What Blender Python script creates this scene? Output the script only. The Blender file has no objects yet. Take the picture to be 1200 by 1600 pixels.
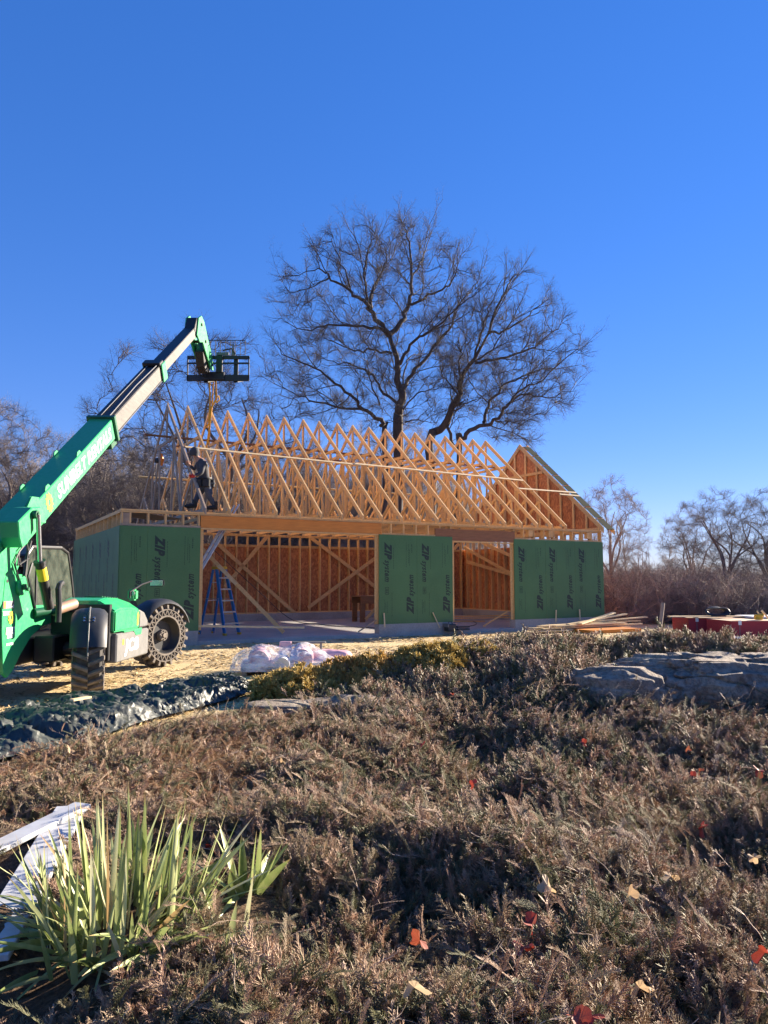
import bpy, bmesh, math, random
import numpy as np
from mathutils import Vector, Matrix, noise as mnoise
R=math.radians
random.seed(7); rng=np.random.default_rng(7)
sc=bpy.context.scene; col=sc.collection
# ---------------------------------------------------------------- camera, world, sun, exposure
EYE=1.55; FPX=1152.3; PIT=.0917
cam=bpy.data.cameras.new('camera'); camo=bpy.data.objects.new('camera',cam); col.objects.link(camo)
cam.sensor_fit='HORIZONTAL'; cam.sensor_width=36; cam.lens=FPX/1200*36; cam.clip_start=.05; cam.clip_end=4000
camo.location=(0,0,EYE); camo.rotation_euler=(R(90)+PIT,0,0); sc.camera=camo
SUN_AZ=R(54); SUN_EL=R(19)
w=bpy.data.worlds.new('World'); sc.world=w; w.use_nodes=True; nt=w.node_tree; nt.nodes.clear()
sky=nt.nodes.new('ShaderNodeTexSky'); sky.sky_type='NISHITA'; sky.sun_disc=False
sky.sun_elevation=SUN_EL; sky.sun_rotation=SUN_AZ; sky.air_density=1.0; sky.dust_density=.0; sky.ozone_density=3.0; sky.altitude=200
bg=nt.nodes.new('ShaderNodeBackground'); bg.inputs[1].default_value=.063
wo=nt.nodes.new('ShaderNodeOutputWorld'); gm=nt.nodes.new('ShaderNodeGamma'); gm.inputs[1].default_value=0.6; nt.links.new(sky.outputs[0],gm.inputs[0]); hs=nt.nodes.new('ShaderNodeHueSaturation'); hs.inputs['Hue'].default_value=0.5; hs.inputs['Saturation'].default_value=1.62; nt.links.new(gm.outputs[0],hs.inputs['Color']); tn=nt.nodes.new('ShaderNodeMix'); tn.data_type='RGBA'; tn.blend_type='MULTIPLY'; tn.inputs[0].default_value=1; tn.inputs[7].default_value=(0.93, 0.97, 1.6, 1); nt.links.new(hs.outputs[0],tn.inputs[6]); nt.links.new(tn.outputs[2],bg.inputs[0]); nt.links.new(bg.outputs[0],wo.inputs[0])
sl=bpy.data.lights.new('sun','SUN'); sl.energy=5.0; sl.angle=R(.5); sl.color=(1,.87,.70)
so=bpy.data.objects.new('sun',sl); col.objects.link(so)
sd=Vector((math.sin(SUN_AZ)*math.cos(SUN_EL),math.cos(SUN_AZ)*math.cos(SUN_EL),math.sin(SUN_EL)))
so.rotation_euler=sd.to_track_quat('Z','Y').to_euler(); so.location=(30,20,30)
sc.view_settings.view_transform='Standard'; sc.view_settings.look='None'; sc.view_settings.exposure=1.93; sc.view_settings.gamma=1
# ---------------------------------------------------------------- helpers
def ray(px,py):
    a=(px-600)/FPX; b=(800-py)/FPX; c,s=math.cos(PIT),math.sin(PIT)
    return Vector((a,c-b*s,s+b*c))
def UX(px,py,X): r=ray(px,py); return Vector((0,0,EYE))+r*(X/r.x)
def UY(px,py,Y): r=ray(px,py); return Vector((0,0,EYE))+r*(Y/r.y)
def UZ(px,py,Z=0): r=ray(px,py); return Vector((0,0,EYE))+r*((Z-EYE)/r.z)
def tag(o,label=None,cat=None,group=None,kind=None):
    if label: o['label']=label
    if cat: o['category']=cat
    if group: o['group']=group
    if kind: o['kind']=kind
    return o
def empty(name,loc=(0,0,0),rz=0):
    o=bpy.data.objects.new(name,None); col.objects.link(o); o.location=loc; o.rotation_euler=(0,0,rz); o.empty_display_size=.2; return o
def link(name,me,mat,parent=None,loc=None):
    o=bpy.data.objects.new(name,me); col.objects.link(o)
    if mat is not None and len(me.materials)==0: me.materials.append(mat)
    if parent: o.parent=parent
    if loc is not None: o.location=loc
    return o
def copy_tree(o,parent=None):
    c=o.copy(); col.objects.link(c)
    if parent: c.parent=parent
    for ch in list(o.children): copy_tree(ch,c)
    return c
class MB:
    def __init__(s,org=(0,0,0)): s.v=[];s.f=[];s.o=Vector(org)
    def add(s,vs,fs):
        n=len(s.v); s.v+= [tuple(Vector(p)-s.o) for p in vs]; s.f+=[tuple(i+n for i in f) for f in fs]
    def box(s,lo,hi):
        x0,y0,z0=lo;x1,y1,z1=hi
        s.add([(x0,y0,z0),(x1,y0,z0),(x1,y1,z0),(x0,y1,z0),(x0,y0,z1),(x1,y0,z1),(x1,y1,z1),(x0,y1,z1)],
              [(0,3,2,1),(4,5,6,7),(0,1,5,4),(1,2,6,5),(2,3,7,6),(3,0,4,7)])
    def beam(s,p0,p1,w_,h,up=(0,0,1)):
        p0=Vector(p0);p1=Vector(p1);d=(p1-p0).normalized();u=Vector(up)
        if abs(d.dot(u))>.995: u=Vector((0,1,0))
        r=d.cross(u).normalized(); u=r.cross(d).normalized(); a=r*w_/2;b=u*h/2
        s.add([p0-a-b,p0+a-b,p0+a+b,p0-a+b,p1-a-b,p1+a-b,p1+a+b,p1-a+b],[(0,1,2,3),(7,6,5,4),(0,4,5,1),(1,5,6,2),(2,6,7,3),(3,7,4,0)])
    def cyl(s,p0,p1,r0,r1=None,n=16,cap=True):
        r1=r0 if r1 is None else r1
        p0=Vector(p0);p1=Vector(p1);d=(p1-p0).normalized(); u=Vector((0,0,1)) if abs(d.z)<.9 else Vector((1,0,0))
        a=d.cross(u).normalized(); b=a.cross(d)
        vs=[];
        for p,r in ((p0,r0),(p1,r1)):
            for i in range(n):
                t=2*math.pi*i/n; vs.append(p+(a*math.cos(t)+b*math.sin(t))*r)
        fs=[(i,(i+1)%n,n+(i+1)%n,n+i) for i in range(n)]
        if cap: fs+=[tuple(range(n))[::-1],tuple(range(n,2*n))]
        s.add(vs,fs)
    def tube(s,pts,r,n=8):
        pts=[Vector(p) for p in pts]; rr=r if isinstance(r,(list,tuple)) else [r]*len(pts)
        vs=[];k=len(pts); a=None
        for i,p in enumerate(pts):
            d=(pts[min(i+1,k-1)]-pts[max(i-1,0)]).normalized()
            if a is None: a=d.cross(Vector((0,0,1)) if abs(d.z)<.9 else Vector((1,0,0))).normalized()
            else:
                a=(a-d*a.dot(d)).normalized()
            b=a.cross(d)
            for j in range(n):
                t=2*math.pi*j/n; vs.append(p+(a*math.cos(t)+b*math.sin(t))*rr[i])
        fs=[(i*n+j,i*n+(j+1)%n,(i+1)*n+(j+1)%n,(i+1)*n+j) for i in range(k-1) for j in range(n)]
        fs+=[tuple(range(n))[::-1],tuple(range((k-1)*n,k*n))]
        s.add(vs,fs)
    def prismX(s,yz,x0,x1):
        n=len(yz); s.add([(x0,a,b) for a,b in yz]+[(x1,a,b) for a,b in yz],
            [tuple(range(n)),tuple(range(n,2*n))[::-1]]+[(i,n+i,n+(i+1)%n,(i+1)%n) for i in range(n)])
    def prismY(s,xz,y0,y1):
        n=len(xz); s.add([(a,y0,b) for a,b in xz]+[(a,y1,b) for a,b in xz],
            [tuple(range(n)),tuple(range(n,2*n))[::-1]]+[(i,n+i,n+(i+1)%n,(i+1)%n) for i in range(n)])
    def build(s,name,mat,parent=None,bevel=0,smooth=False,seg=1,loc=None):
        me=bpy.data.meshes.new(name); me.from_pydata(s.v,[],s.f); 
        bm=bmesh.new(); bm.from_mesh(me); bmesh.ops.recalc_face_normals(bm,faces=bm.faces)
        if bevel: 
            ed=[e for e in bm.edges if len(e.link_faces)==2 and e.calc_face_angle(0)>.5]
            bmesh.ops.bevel(bm,geom=ed,offset=bevel,segments=seg,affect='EDGES',clamp_overlap=True)
        bm.to_mesh(me); bm.free()
        if smooth:
            me.polygons.foreach_set('use_smooth',[True]*len(me.polygons))
            me.update()
            try: me.set_sharp_from_angle(angle=R(35))
            except Exception: pass
        return link(name,me,mat,parent,loc)
def npmesh(name,V,F,smooth=False):
    """V (n,3) array, F (m,k) array of one polygon size"""
    me=bpy.data.meshes.new(name); V=np.asarray(V,dtype=np.float32); F=np.asarray(F,dtype=np.int32)
    k=F.shape[1]; me.vertices.add(len(V)); me.vertices.foreach_set('co',V.ravel())
    me.loops.add(F.size); me.loops.foreach_set('vertex_index',F.ravel())
    me.polygons.add(len(F)); me.polygons.foreach_set('loop_start',np.arange(len(F),dtype=np.int32)*k)
    if smooth: me.polygons.foreach_set('use_smooth',np.ones(len(F),dtype=bool))
    me.update(calc_edges=True); me.validate(); return me
def smoothstep(a,b,x):
    t=np.clip((x-a)/(b-a),0,1); return t*t*(3-2*t)
_perm=np.random.default_rng(3).random((256,256))
def vnoise(x,y):
    x=np.asarray(x,float);y=np.asarray(y,float)
    xi=np.floor(x).astype(int);yi=np.floor(y).astype(int);fx=x-xi;fy=y-yi
    fx=fx*fx*(3-2*fx);fy=fy*fy*(3-2*fy)
    g=lambda i,j:_perm[i%256,j%256]
    return (g(xi,yi)*(1-fx)+g(xi+1,yi)*fx)*(1-fy)+(g(xi,yi+1)*(1-fx)+g(xi+1,yi+1)*fx)*fy
def fbm(x,y,o=4):
    s=0;a=.5;
    for i in range(o): s=s+a*vnoise(x*2**i+17.3*i,y*2**i+5.1*i); a*=.5
    return s/(1-.5**o)
# ---------------------------------------------------------------- materials
MATS={}
def nodes(name):
    m=bpy.data.materials.new(name); m.use_nodes=True; t=m.node_tree; b=t.nodes['Principled BSDF']; return m,t,b
def ramp(t,fac,stops):
    r=t.nodes.new('ShaderNodeValToRGB'); e=r.color_ramp.elements
    while len(e)>1: e.remove(e[-1])
    for i,(p,c) in enumerate(stops):
        x=e[0] if i==0 else e.new(p); x.position=p; x.color=(*c,1)
    t.links.new(fac,r.inputs[0]); return r.outputs[0]
def noisetex(t,scale,detail=6,vec=None,rough=.6,sc3=None):
    n=t.nodes.new('ShaderNodeTexNoise'); n.inputs['Scale'].default_value=scale; n.inputs['Detail'].default_value=detail; n.inputs['Roughness'].default_value=rough
    if vec is None:
        tc=t.nodes.new('ShaderNodeTexCoord'); vec=tc.outputs['Object']
    if sc3:
        mp=t.nodes.new('ShaderNodeMapping'); mp.inputs['Scale'].default_value=sc3; t.links.new(vec,mp.inputs[0]); vec=mp.outputs[0]
    t.links.new(vec,n.inputs['Vector']); return n.outputs['Fac']
def bump(t,b,h,strength=.3,dist=.01):
    n=t.nodes.new('ShaderNodeBump'); n.inputs['Strength'].default_value=strength; n.inputs['Distance'].default_value=dist
    t.links.new(h,n.inputs['Height']); t.links.new(n.outputs[0],b.inputs['Normal'])
def mix(t,fac,a,b_,mode='MIX'):
    m=t.nodes.new('ShaderNodeMix'); m.data_type='RGBA'; m.blend_type=mode
    if isinstance(fac,(int,float)): m.inputs[0].default_value=fac
    else: t.links.new(fac,m.inputs[0])
    for i,v in ((6,a),(7,b_)):
        if isinstance(v,tuple): m.inputs[i].default_value=(*v,1)
        else: t.links.new(v,m.inputs[i])
    return m.outputs[2]
def simple(name,c1,c2=None,scale=8,rough=.6,metal=0,bmp=.15,sc3=None,detail=6,coat=0,dist=.005,spec=None,rnd=0):
    m,t,b=nodes(name); c2=c2 or tuple(x*.75 for x in c1)
    n=noisetex(t,scale,detail,sc3=sc3)
    c=ramp(t,n,[(.3,c2),(.7,c1)])
    if rnd:
        oi=t.nodes.new('ShaderNodeObjectInfo'); hv=t.nodes.new('ShaderNodeHueSaturation')
        mr=t.nodes.new('ShaderNodeMapRange'); mr.inputs[3].default_value=1-rnd; mr.inputs[4].default_value=1+rnd
        t.links.new(oi.outputs['Random'],mr.inputs[0]); t.links.new(mr.outputs[0],hv.inputs['Value']); t.links.new(c,hv.inputs['Color']); c=hv.outputs[0]
    t.links.new(c,b.inputs['Base Color']); b.inputs['Roughness'].default_value=rough; b.inputs['Metallic'].default_value=metal
    if coat: b.inputs['Coat Weight'].default_value=coat; b.inputs['Coat Roughness'].default_value=.1
    if spec is not None: b.inputs['Specular IOR Level'].default_value=spec
    if bmp: bump(t,b,n,bmp,dist)
    MATS[name]=m; return m
pine=simple('pine_lumber',(.72,.46,.205),(.58,.34,.13),6,.65,sc3=(3,3,3),rnd=.14,bmp=.1)
pine_grey=simple('weathered_shaded_lumber',(.40,.29,.20),(.28,.2,.14),6,.7,rnd=.1)  # worn grey boards, and the shade coloured into the first truss
pine_pale=simple('pale_lumber',(.74,.58,.34),(.60,.43,.22),7,.65,rnd=.1)
lvl=simple('laminated_beam',(.66,.25,.035),(.50,.165,.02),3,.5,sc3=(1,6,9),bmp=.1,detail=8)
lvl2=simple('laminated_beam_dark',(.30,.13,.05),(.2,.08,.03),3,.55,sc3=(1,6,9),bmp=.1)
def osb_mat(name,a,b_,c_):
    m,t,b=nodes(name); tc=t.nodes.new('ShaderNodeTexCoord'); 
    v=t.nodes.new('ShaderNodeTexVoronoi'); v.inputs['Scale'].default_value=22; v.distance='CHEBYCHEV'
    mp=t.nodes.new('ShaderNodeMapping'); mp.inputs['Scale'].default_value=(1,1,.55); mp.inputs['Rotation'].default_value=(.3,.4,.5)
    t.links.new(tc.outputs['Object'],mp.inputs[0]); t.links.new(mp.outputs[0],v.inputs['Vector'])
    sp=t.nodes.new('ShaderNodeSeparateColor'); t.links.new(v.outputs['Color'],sp.inputs[0])
    c=ramp(t,sp.outputs[0],[(0,c_),(.5,b_),(1,a)]); n=noisetex(t,1.2,3,tc.outputs['Object'])
    c=mix(t,.25,c,ramp(t,n,[(.3,c_),(.7,a)])); t.links.new(c,b.inputs['Base Color']); b.inputs['Roughness'].default_value=.7
    bump(t,b,sp.outputs[0],.2,.003); return m
osb=osb_mat('oriented_strand_board',(.62,.26,.10),(.46,.165,.06),(.26,.08,.03))
def zipmat():
    m,t,b=nodes('green_sheathing'); tc=t.nodes.new('ShaderNodeTexCoord')
    n=noisetex(t,1.1,4,tc.outputs['Object']); n2=noisetex(t,60,3,tc.outputs['Object'])
    c=ramp(t,n,[(.3,(.045,.140,.045)),(.7,(.062,.180,.060))]); c=mix(t,.25,c,ramp(t,n2,[(.35,(.04,.10,.035)),(.65,(.10,.18,.08))]))
    t.links.new(c,b.inputs['Base Color']); b.inputs['Roughness'].default_value=.5; bump(t,b,n2,.2,.002); return m
zipg=zipmat()
zipink=simple('dark_print',(.012,.03,.022),(.01,.026,.02),9,.5,bmp=0)
def concmat():
    m,t,b=nodes('concrete'); n=noisetex(t,1.3,8); n2=noisetex(t,30,4)
    c=mix(t,.35,ramp(t,n,[(.3,(.24,.225,.21)),(.7,(.42,.40,.37))]),ramp(t,n2,[(.3,(.22,.21,.2)),(.7,(.46,.44,.41))]))
    t.links.new(c,b.inputs['Base Color']); b.inputs['Roughness'].default_value=.8; bump(t,b,n2,.3,.004); return m
conc=concmat()
def paintm(name,a,d):
    m,t,b=nodes(name); n=noisetex(t,1.6,8,rough=.7); n2=noisetex(t,16,6,rough=.8); sc_=noisetex(t,3,9,rough=.8,sc3=(6,1.2,9))
    c=ramp(t,n,[(.3,tuple(x*.86 for x in a)),(.7,a)]); dust=ramp(t,n2,[(.56,(0,0,0)),(.78,(1,1,1))]); c=mix(t,ramp(t,n,[(.5,(.02,.02,.02)),(.75,(.28,.28,.28))]),c,d)
    c=mix(t,ramp(t,sc_,[(.64,(0,0,0)),(.70,(.55,.55,.55))]),c,tuple(x*.45 for x in a)); t.links.new(c,b.inputs['Base Color'])
    r=ramp(t,n2,[(.3,(.28,.28,.28)),(.7,(.55,.55,.55))]); t.links.new(r,b.inputs['Roughness']); b.inputs['Coat Weight'].default_value=.25; bump(t,b,n2,.04,.003); return m
mgreen=paintm('green_paint',(.020,.40,.13),(.16,.30,.12))
mgreen2=simple('dark_green_plastic',(.015,.12,.055),(.01,.09,.04),3,.4,bmp=.03)
def boomsteel():
    m,t,b=nodes('scuffed_boom_steel'); n=noisetex(t,5,10,sc3=(1,.5,3),rough=.75); n2=noisetex(t,1.5,4)
    c=mix(t,.5,ramp(t,n,[(.35,(.035,.03,.027)),(.6,(.14,.125,.107))]),ramp(t,n2,[(.3,(.08,.07,.06)),(.7,(.155,.14,.12))]))
    t.links.new(c,b.inputs['Base Color']); b.inputs['Roughness'].default_value=.45; b.inputs['Metallic'].default_value=.1; bump(t,b,n,.1,.003); return m
steel=boomsteel()
black=simple('black_paint',(.018,.018,.02),(.012,.012,.013),6,.45,bmp=.05)
blackpl=simple('black_plastic',(.028,.03,.036),(.018,.02,.024),12,.5,bmp=.15)
rubber=simple('dusty_rubber',(.10,.088,.075),(.03,.027,.025),7,.85,bmp=.3)
rubber_face=simple('dusty_sidewall',(.24,.20,.16),(.08,.07,.06),9,.85,bmp=.3)
chrome=simple('bright_steel',(.6,.6,.6),(.5,.5,.5),9,.22,metal=.9,bmp=0)
greypl=simple('grey_plastic',(.17,.165,.16),(.12,.118,.115),9,.5,bmp=.1)
rust=simple('rusty_steel',(.42,.22,.12),(.30,.24,.2),6,.6,metal=.2)
white=simple('white_vinyl',(.8,.8,.77),(.72,.72,.7),9,.5,bmp=0)
yellow=simple('yellow_vinyl',(.75,.58,.02),(.7,.5,.02),9,.5,bmp=0)
orange=simple('orange_vinyl',(.75,.25,.02),(.65,.2,.02),9,.5,bmp=0)
strapm=simple('yellow_webbing',(.75,.42,.02),(.6,.25,.02),30,.7,bmp=.2)
bluefg=simple('blue_fiberglass',(.03,.20,.50),(.025,.16,.42),9,.4,bmp=.05)
alu=simple('aluminium',(.55,.55,.55),(.42,.42,.42),9,.35,metal=.7,bmp=.05)
yelpl=simple('yellow_plastic',(.7,.42,.03),(.6,.33,.02),9,.5,bmp=0)
redwax=simple('red_edge_sealer',(.45,.035,.05),(.30,.022,.032),40,.6,sc3=(.15,.15,3),bmp=.5)
plyface=simple('plywood_face',(.62,.46,.30),(.52,.36,.22),3,.65,sc3=(1,5,1))
def glassm():
    m,t,b=nodes('dusty_glass'); n=noisetex(t,4,8)
    c=ramp(t,n,[(.35,(.02,.03,.025)),(.7,(.11,.13,.10))]); t.links.new(c,b.inputs['Base Color']); b.inputs['Roughness'].default_value=.22
    b.inputs['Alpha'].default_value=.8; return m
glass=glassm()
def barkm(name,a,b_):
    return simple(name,a,b_,9,.9,sc3=(1,1,.25),bmp=.4,dist=.02)
bark=barkm('oak_bark',(.11,.085,.07),(.05,.038,.032)); twigbark=barkm('oak_twig_bark',(.11,.088,.076),(.06,.048,.042))
bark2=barkm('grey_bark',(.42,.36,.32),(.26,.22,.195))
bark3=barkm('brush_bark',(.38,.31,.265),(.22,.175,.15))
def foliage(name,cols,trans=.35,scale=.9,rough=.6):
    m,t,b=nodes(name); oi=t.nodes.new('ShaderNodeObjectInfo'); geo=t.nodes.new('ShaderNodeNewGeometry')
    n=noisetex(t,scale,3,geo.outputs['Position']); 
    ad=t.nodes.new('ShaderNodeMath'); ad.operation='MULTIPLY_ADD'; ad.inputs[1].default_value=.55; t.links.new(oi.outputs['Random'],ad.inputs[0])
    ml=t.nodes.new('ShaderNodeMath'); ml.operation='MULTIPLY'; ml.inputs[1].default_value=.6; t.links.new(n,ml.inputs[0]); t.links.new(ml.outputs[0],ad.inputs[2])
    c=ramp(t,ad.outputs[0],cols); t.links.new(c,b.inputs['Base Color']); b.inputs['Roughness'].default_value=rough
    tr=t.nodes.new('ShaderNodeBsdfTranslucent'); t.links.new(c,tr.inputs[0]); mx=t.nodes.new('ShaderNodeMixShader'); mx.inputs[0].default_value=trans
    out=t.nodes['Material Output']; t.links.new(b.outputs[0],mx.inputs[1]); t.links.new(tr.outputs[0],mx.inputs[2]); t.links.new(mx.outputs[0],out.inputs[0]); return m
junm=foliage('winter_juniper',[(.15,(.085,.10,.045)),(.38,(.18,.175,.08)),(.5,(.31,.24,.14)),(.60,(.55,.40,.28)),(.72,(.42,.25,.165)),(.92,(.22,.205,.11))],.2)
goldm=foliage('golden_conifer',[(.2,(.34,.27,.07)),(.5,(.62,.46,.14)),(.8,(.60,.38,.13))],.35,2.5)
brownm=foliage('dead_fern',[(.2,(.22,.11,.05)),(.5,(.38,.21,.10)),(.8,(.5,.32,.17))])
def blade_mat():
    m,t,b=nodes('blade_leaf'); a=t.nodes.new('ShaderNodeAttribute'); a.attribute_name='along'; k=t.nodes.new('ShaderNodeAttribute'); k.attribute_name='tone'
    c=ramp(t,k.outputs['Fac'],[(0,(.14,.19,.05)),(.45,(.30,.36,.12)),(.8,(.50,.54,.24)),(.93,(.58,.56,.34)),(.97,(.42,.27,.12))]); n=noisetex(t,40,4,sc3=(1,1,.2))
    c=mix(t,ramp(t,n,[(.45,(0,0,0)),(.75,(.4,.4,.4))]),c,(.50,.46,.24)); c=mix(t,ramp(t,a.outputs['Fac'],[(.86,(0,0,0)),(.97,(.9,.9,.9))]),c,(.36,.22,.10))
    t.links.new(c,b.inputs['Base Color']); b.inputs['Roughness'].default_value=.42; tr=t.nodes.new('ShaderNodeBsdfTranslucent'); t.links.new(c,tr.inputs[0]); mx=t.nodes.new('ShaderNodeMixShader'); mx.inputs[0].default_value=.25
    t.links.new(b.outputs[0],mx.inputs[1]); t.links.new(tr.outputs[0],mx.inputs[2]); t.links.new(mx.outputs[0],t.nodes['Material Output'].inputs[0]); return m
yuccam=blade_mat()
leafm=foliage('red_leaf',[(.2,(.22,.03,.02)),(.6,(.34,.055,.03)),(.9,(.36,.12,.05))],.25,9)
tanleaf=foliage('tan_leaf',[(.2,(.45,.3,.16)),(.9,(.6,.45,.28))],.4,5)
rockm=None
def rockmat():
    m,t,b=nodes('lichen_rock'); geo=t.nodes.new('ShaderNodeNewGeometry'); n=noisetex(t,1.6,8,geo.outputs['Position']); n2=noisetex(t,14,8,geo.outputs['Position'],rough=.75)
    c=mix(t,.5,ramp(t,n,[(.3,(.19,.135,.10)),(.55,(.32,.25,.19)),(.75,(.50,.46,.34))]),ramp(t,n2,[(.42,(.07,.052,.04)),(.55,(.38,.31,.24))]))
    t.links.new(c,b.inputs['Base Color']); b.inputs['Roughness'].default_value=.85; bump(t,b,n2,1.0,.06); return m
rockm=rockmat()
# ---------------------------------------------------------------- ground
def bed_edge(x): return np.interp(x,[-9,-3.6,-2.9,-2.2,-1.7,-1.2,-.5,.5,2,6,14],[6.3,6.6,7.4,8.4,9.0,9.9,10.9,12.0,13.2,14.2,14.6])
def in_bed(x,y):
    e=bed_edge(x)+.5*(fbm(x*1.3,y*1.3)-.5); return 1-smoothstep(-.25,.25,y-e)
def gh(x,y):
    x=np.asarray(x,float);y=np.asarray(y,float)
    A=.37*smoothstep(-1.0,2.4,x)+.10*smoothstep(-2.5,-.5,x)
    sg=np.where(y<11,2.3,1.7)
    h=A*np.exp(-((y-11)/sg)**2)
    b=in_bed(x,y)
    flat=1-.85*smoothstep(.2,-1.4,x)*smoothstep(4.2,5.4,y)
    h=h+b*flat*((.50*(fbm(x*1.0+3,y*1.0)-.52)+.32*(fbm(x*2.0,y*2.0+9)-.5))*(1-.4*smoothstep(5,8,y)))-.18*b*np.exp(-((y-7.0)/1.1)**2)*smoothstep(-1,1,x)
    h=h+(1-b)*.05*(fbm(x*1.5,y*1.5)-.5)*np.exp(-((y-10)/14)**2)
    # beyond the building the land falls a little and rolls
    h=h-1.2*smoothstep(34,70,y)+3.0*smoothstep(90,260,y)*(.5+fbm(x*.01,y*.01))
    return h
def make_ground():
    xs=np.concatenate([-np.geomspace(900,13,26),np.arange(-12.5,14.01,.1),np.geomspace(14.6,900,26)])
    ys=np.concatenate([[-60,-30,-12,-5],np.arange(-2,18.01,.1),np.arange(18.3,40,.5),np.geomspace(40.5,1800,34)])
    X,Y=np.meshgrid(xs,ys); Z=gh(X,Y)
    nx,ny=len(xs),len(ys); idx=np.arange(nx*ny).reshape(ny,nx)
    F=np.stack([idx[:-1,:-1],idx[:-1,1:],idx[1:,1:],idx[1:,:-1]],-1).reshape(-1,4)
    me=npmesh('ground',np.stack([X,Y,Z],-1).reshape(-1,3),F,True)
    at=me.attributes.new('soil','FLOAT','POINT'); at.data.foreach_set('value',in_bed(X,Y).ravel().astype(np.float32))
    yard=(1-smoothstep(27,33,Y))*(1-smoothstep(9,13,X+ .0*Y))
    at=me.attributes.new('yard','FLOAT','POINT'); at.data.foreach_set('value',yard.ravel().astype(np.float32))
    m,t,b=nodes('ground'); geo=t.nodes.new('ShaderNodeNewGeometry').outputs['Position']
    n1=noisetex(t,.5,6,geo); n2=noisetex(t,9,8,geo,rough=.75); n3=noisetex(t,45,4,geo,rough=.8)
    sand=mix(t,.45,ramp(t,n1,[(.3,(.60,.45,.24)),(.7,(.74,.59,.34))]),ramp(t,n2,[(.32,(.17,.11,.05)),(.48,(.60,.46,.24)),(.7,(.74,.60,.36))]))
    sand=mix(t,.3,sand,ramp(t,n3,[(.35,(.15,.1,.05)),(.6,(.66,.52,.3))]))
    soil=mix(t,.5,ramp(t,n2,[(.35,(.05,.034,.022)),(.7,(.18,.115,.07))]),ramp(t,n3,[(.4,(.03,.02,.013)),(.7,(.24,.16,.10))]))
    litter=mix(t,.5,ramp(t,n1,[(.3,(.20,.14,.09)),(.7,(.33,.25,.17))]),ramp(t,n2,[(.3,(.10,.07,.05)),(.7,(.36,.28,.2))]))
    a1=t.nodes.new('ShaderNodeAttribute'); a1.attribute_name='soil'; a2=t.nodes.new('ShaderNodeAttribute'); a2.attribute_name='yard'
    c=mix(t,a2.outputs['Fac'],litter,sand); c=mix(t,a1.outputs['Fac'],c,soil)
    t.links.new(c,b.inputs['Base Color']); b.inputs['Roughness'].default_value=.95; b.inputs['Specular IOR Level'].default_value=.1
    ad=t.nodes.new('ShaderNodeMath'); ad.operation='ADD'; t.links.new(n2,ad.inputs[0]); t.links.new(n3,ad.inputs[1])
    bump(t,b,ad.outputs[0],.6,.03)
    o=link('ground',me,m); tag(o,'sandy building yard and dark garden bed','ground',kind='structure')
make_ground()
def hz(x,y): return float(gh(np.array([x]),np.array([y]))[0])
# ---------------------------------------------------------------- text meshes
def text_mesh(s,size=1,bold=0,shear=0,align='LEFT'):
    c=bpy.data.curves.new('t','FONT'); c.body=s; c.size=size; c.offset=bold; c.shear=shear; c.align_x=align; c.resolution_u=3; c.fill_mode='FRONT'; c.space_character=min(1+bold*18,1.2)
    o=bpy.data.objects.new('t',c); col.objects.link(o); bpy.context.view_layer.update()
    me=bpy.data.meshes.new_from_object(o); 
    V=[v.co.copy() for v in me.vertices]; F=[tuple(p.vertices) for p in me.polygons]
    bpy.data.objects.remove(o); bpy.data.curves.remove(c); bpy.data.meshes.remove(me); return V,F
def place_text(mb,s,org,right,up,size,bold=0,shear=0,width=None,align='LEFT'):
    V,F=text_mesh(s,size,bold,shear,align); right=Vector(right);up=Vector(up);org=Vector(org)
    if width:
        x1=max(v.x for v in V); x0=min(v.x for v in V); k=width/(x1-x0)
        for v in V: v.x=(v.x-x0)*k
    mb.add([org+right*v.x+up*v.y for v in V],F)
# ================================================================ THE GARAGE FRAME
TH=.5203; BX,BY,BZ=-6.0217,16.8015,.35
G=empty('garage_frame',(BX,BY,BZ),TH)
tag(G,'half built timber garage with roof trusses, green sheathing panels and concrete base','building')
W1,O1,P2,O2,P3=1.85,4.93,2.44,2.29,3.76
xA=W1; xB=xA+O1; xC=xB+P2; xD=xC+O2; L=xD+P3; D=7.80; H=2.44; WT=2.83; SLAB=-.25
# concrete
b=MB(); b.box((-.02,.25,-.8),(L+.02,D-.25,SLAB)); b.box((xA+.0,-.02,-.8),(xB,.25,SLAB-.003)); b.box((xC,-.02,-.8),(xD,.25,SLAB-.003)); b.build('floor_slab',conc,G,.01)
b=MB()
for a,c in ((0,xA),(xB,xC),(xD,L)): b.box((a,-.012,-.8),(c,.25,0))
b.box((0,D-.25,-.8),(L,D+.012,0)); b.box((-.012,.25,-.8),(.25,D-.25,0)); b.box((L-.25,.25,-.8),(L+.012,D-.25,0)); b.build('foundation_wall',conc,G,.008)
ST=.038
def piece(name,p0,p1,w_,h,mat=pine,parent=G,up=(0,0,1)):
    m=MB(); m.beam(p0,p1,w_,h,up); return m.build(name,mat,parent)
stud_me={}
def stud(x,y,z0,z1,along='x',mat=pine,name='stud'):
    key=(round(z1-z0,3),along,mat.name)
    if key not in stud_me:
        m=MB(); 
        if along=='x': m.box((-ST/2,-.07,0),(ST/2,.07,z1-z0))
        else: m.box((-.07,-ST/2,0),(.07,ST/2,z1-z0))
        o=m.build(name,mat,G); stud_me[key]=o.data; o.location=(x,y,z0); return o
    return link(name,stud_me[key],None,G,(x,y,z0))
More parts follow.
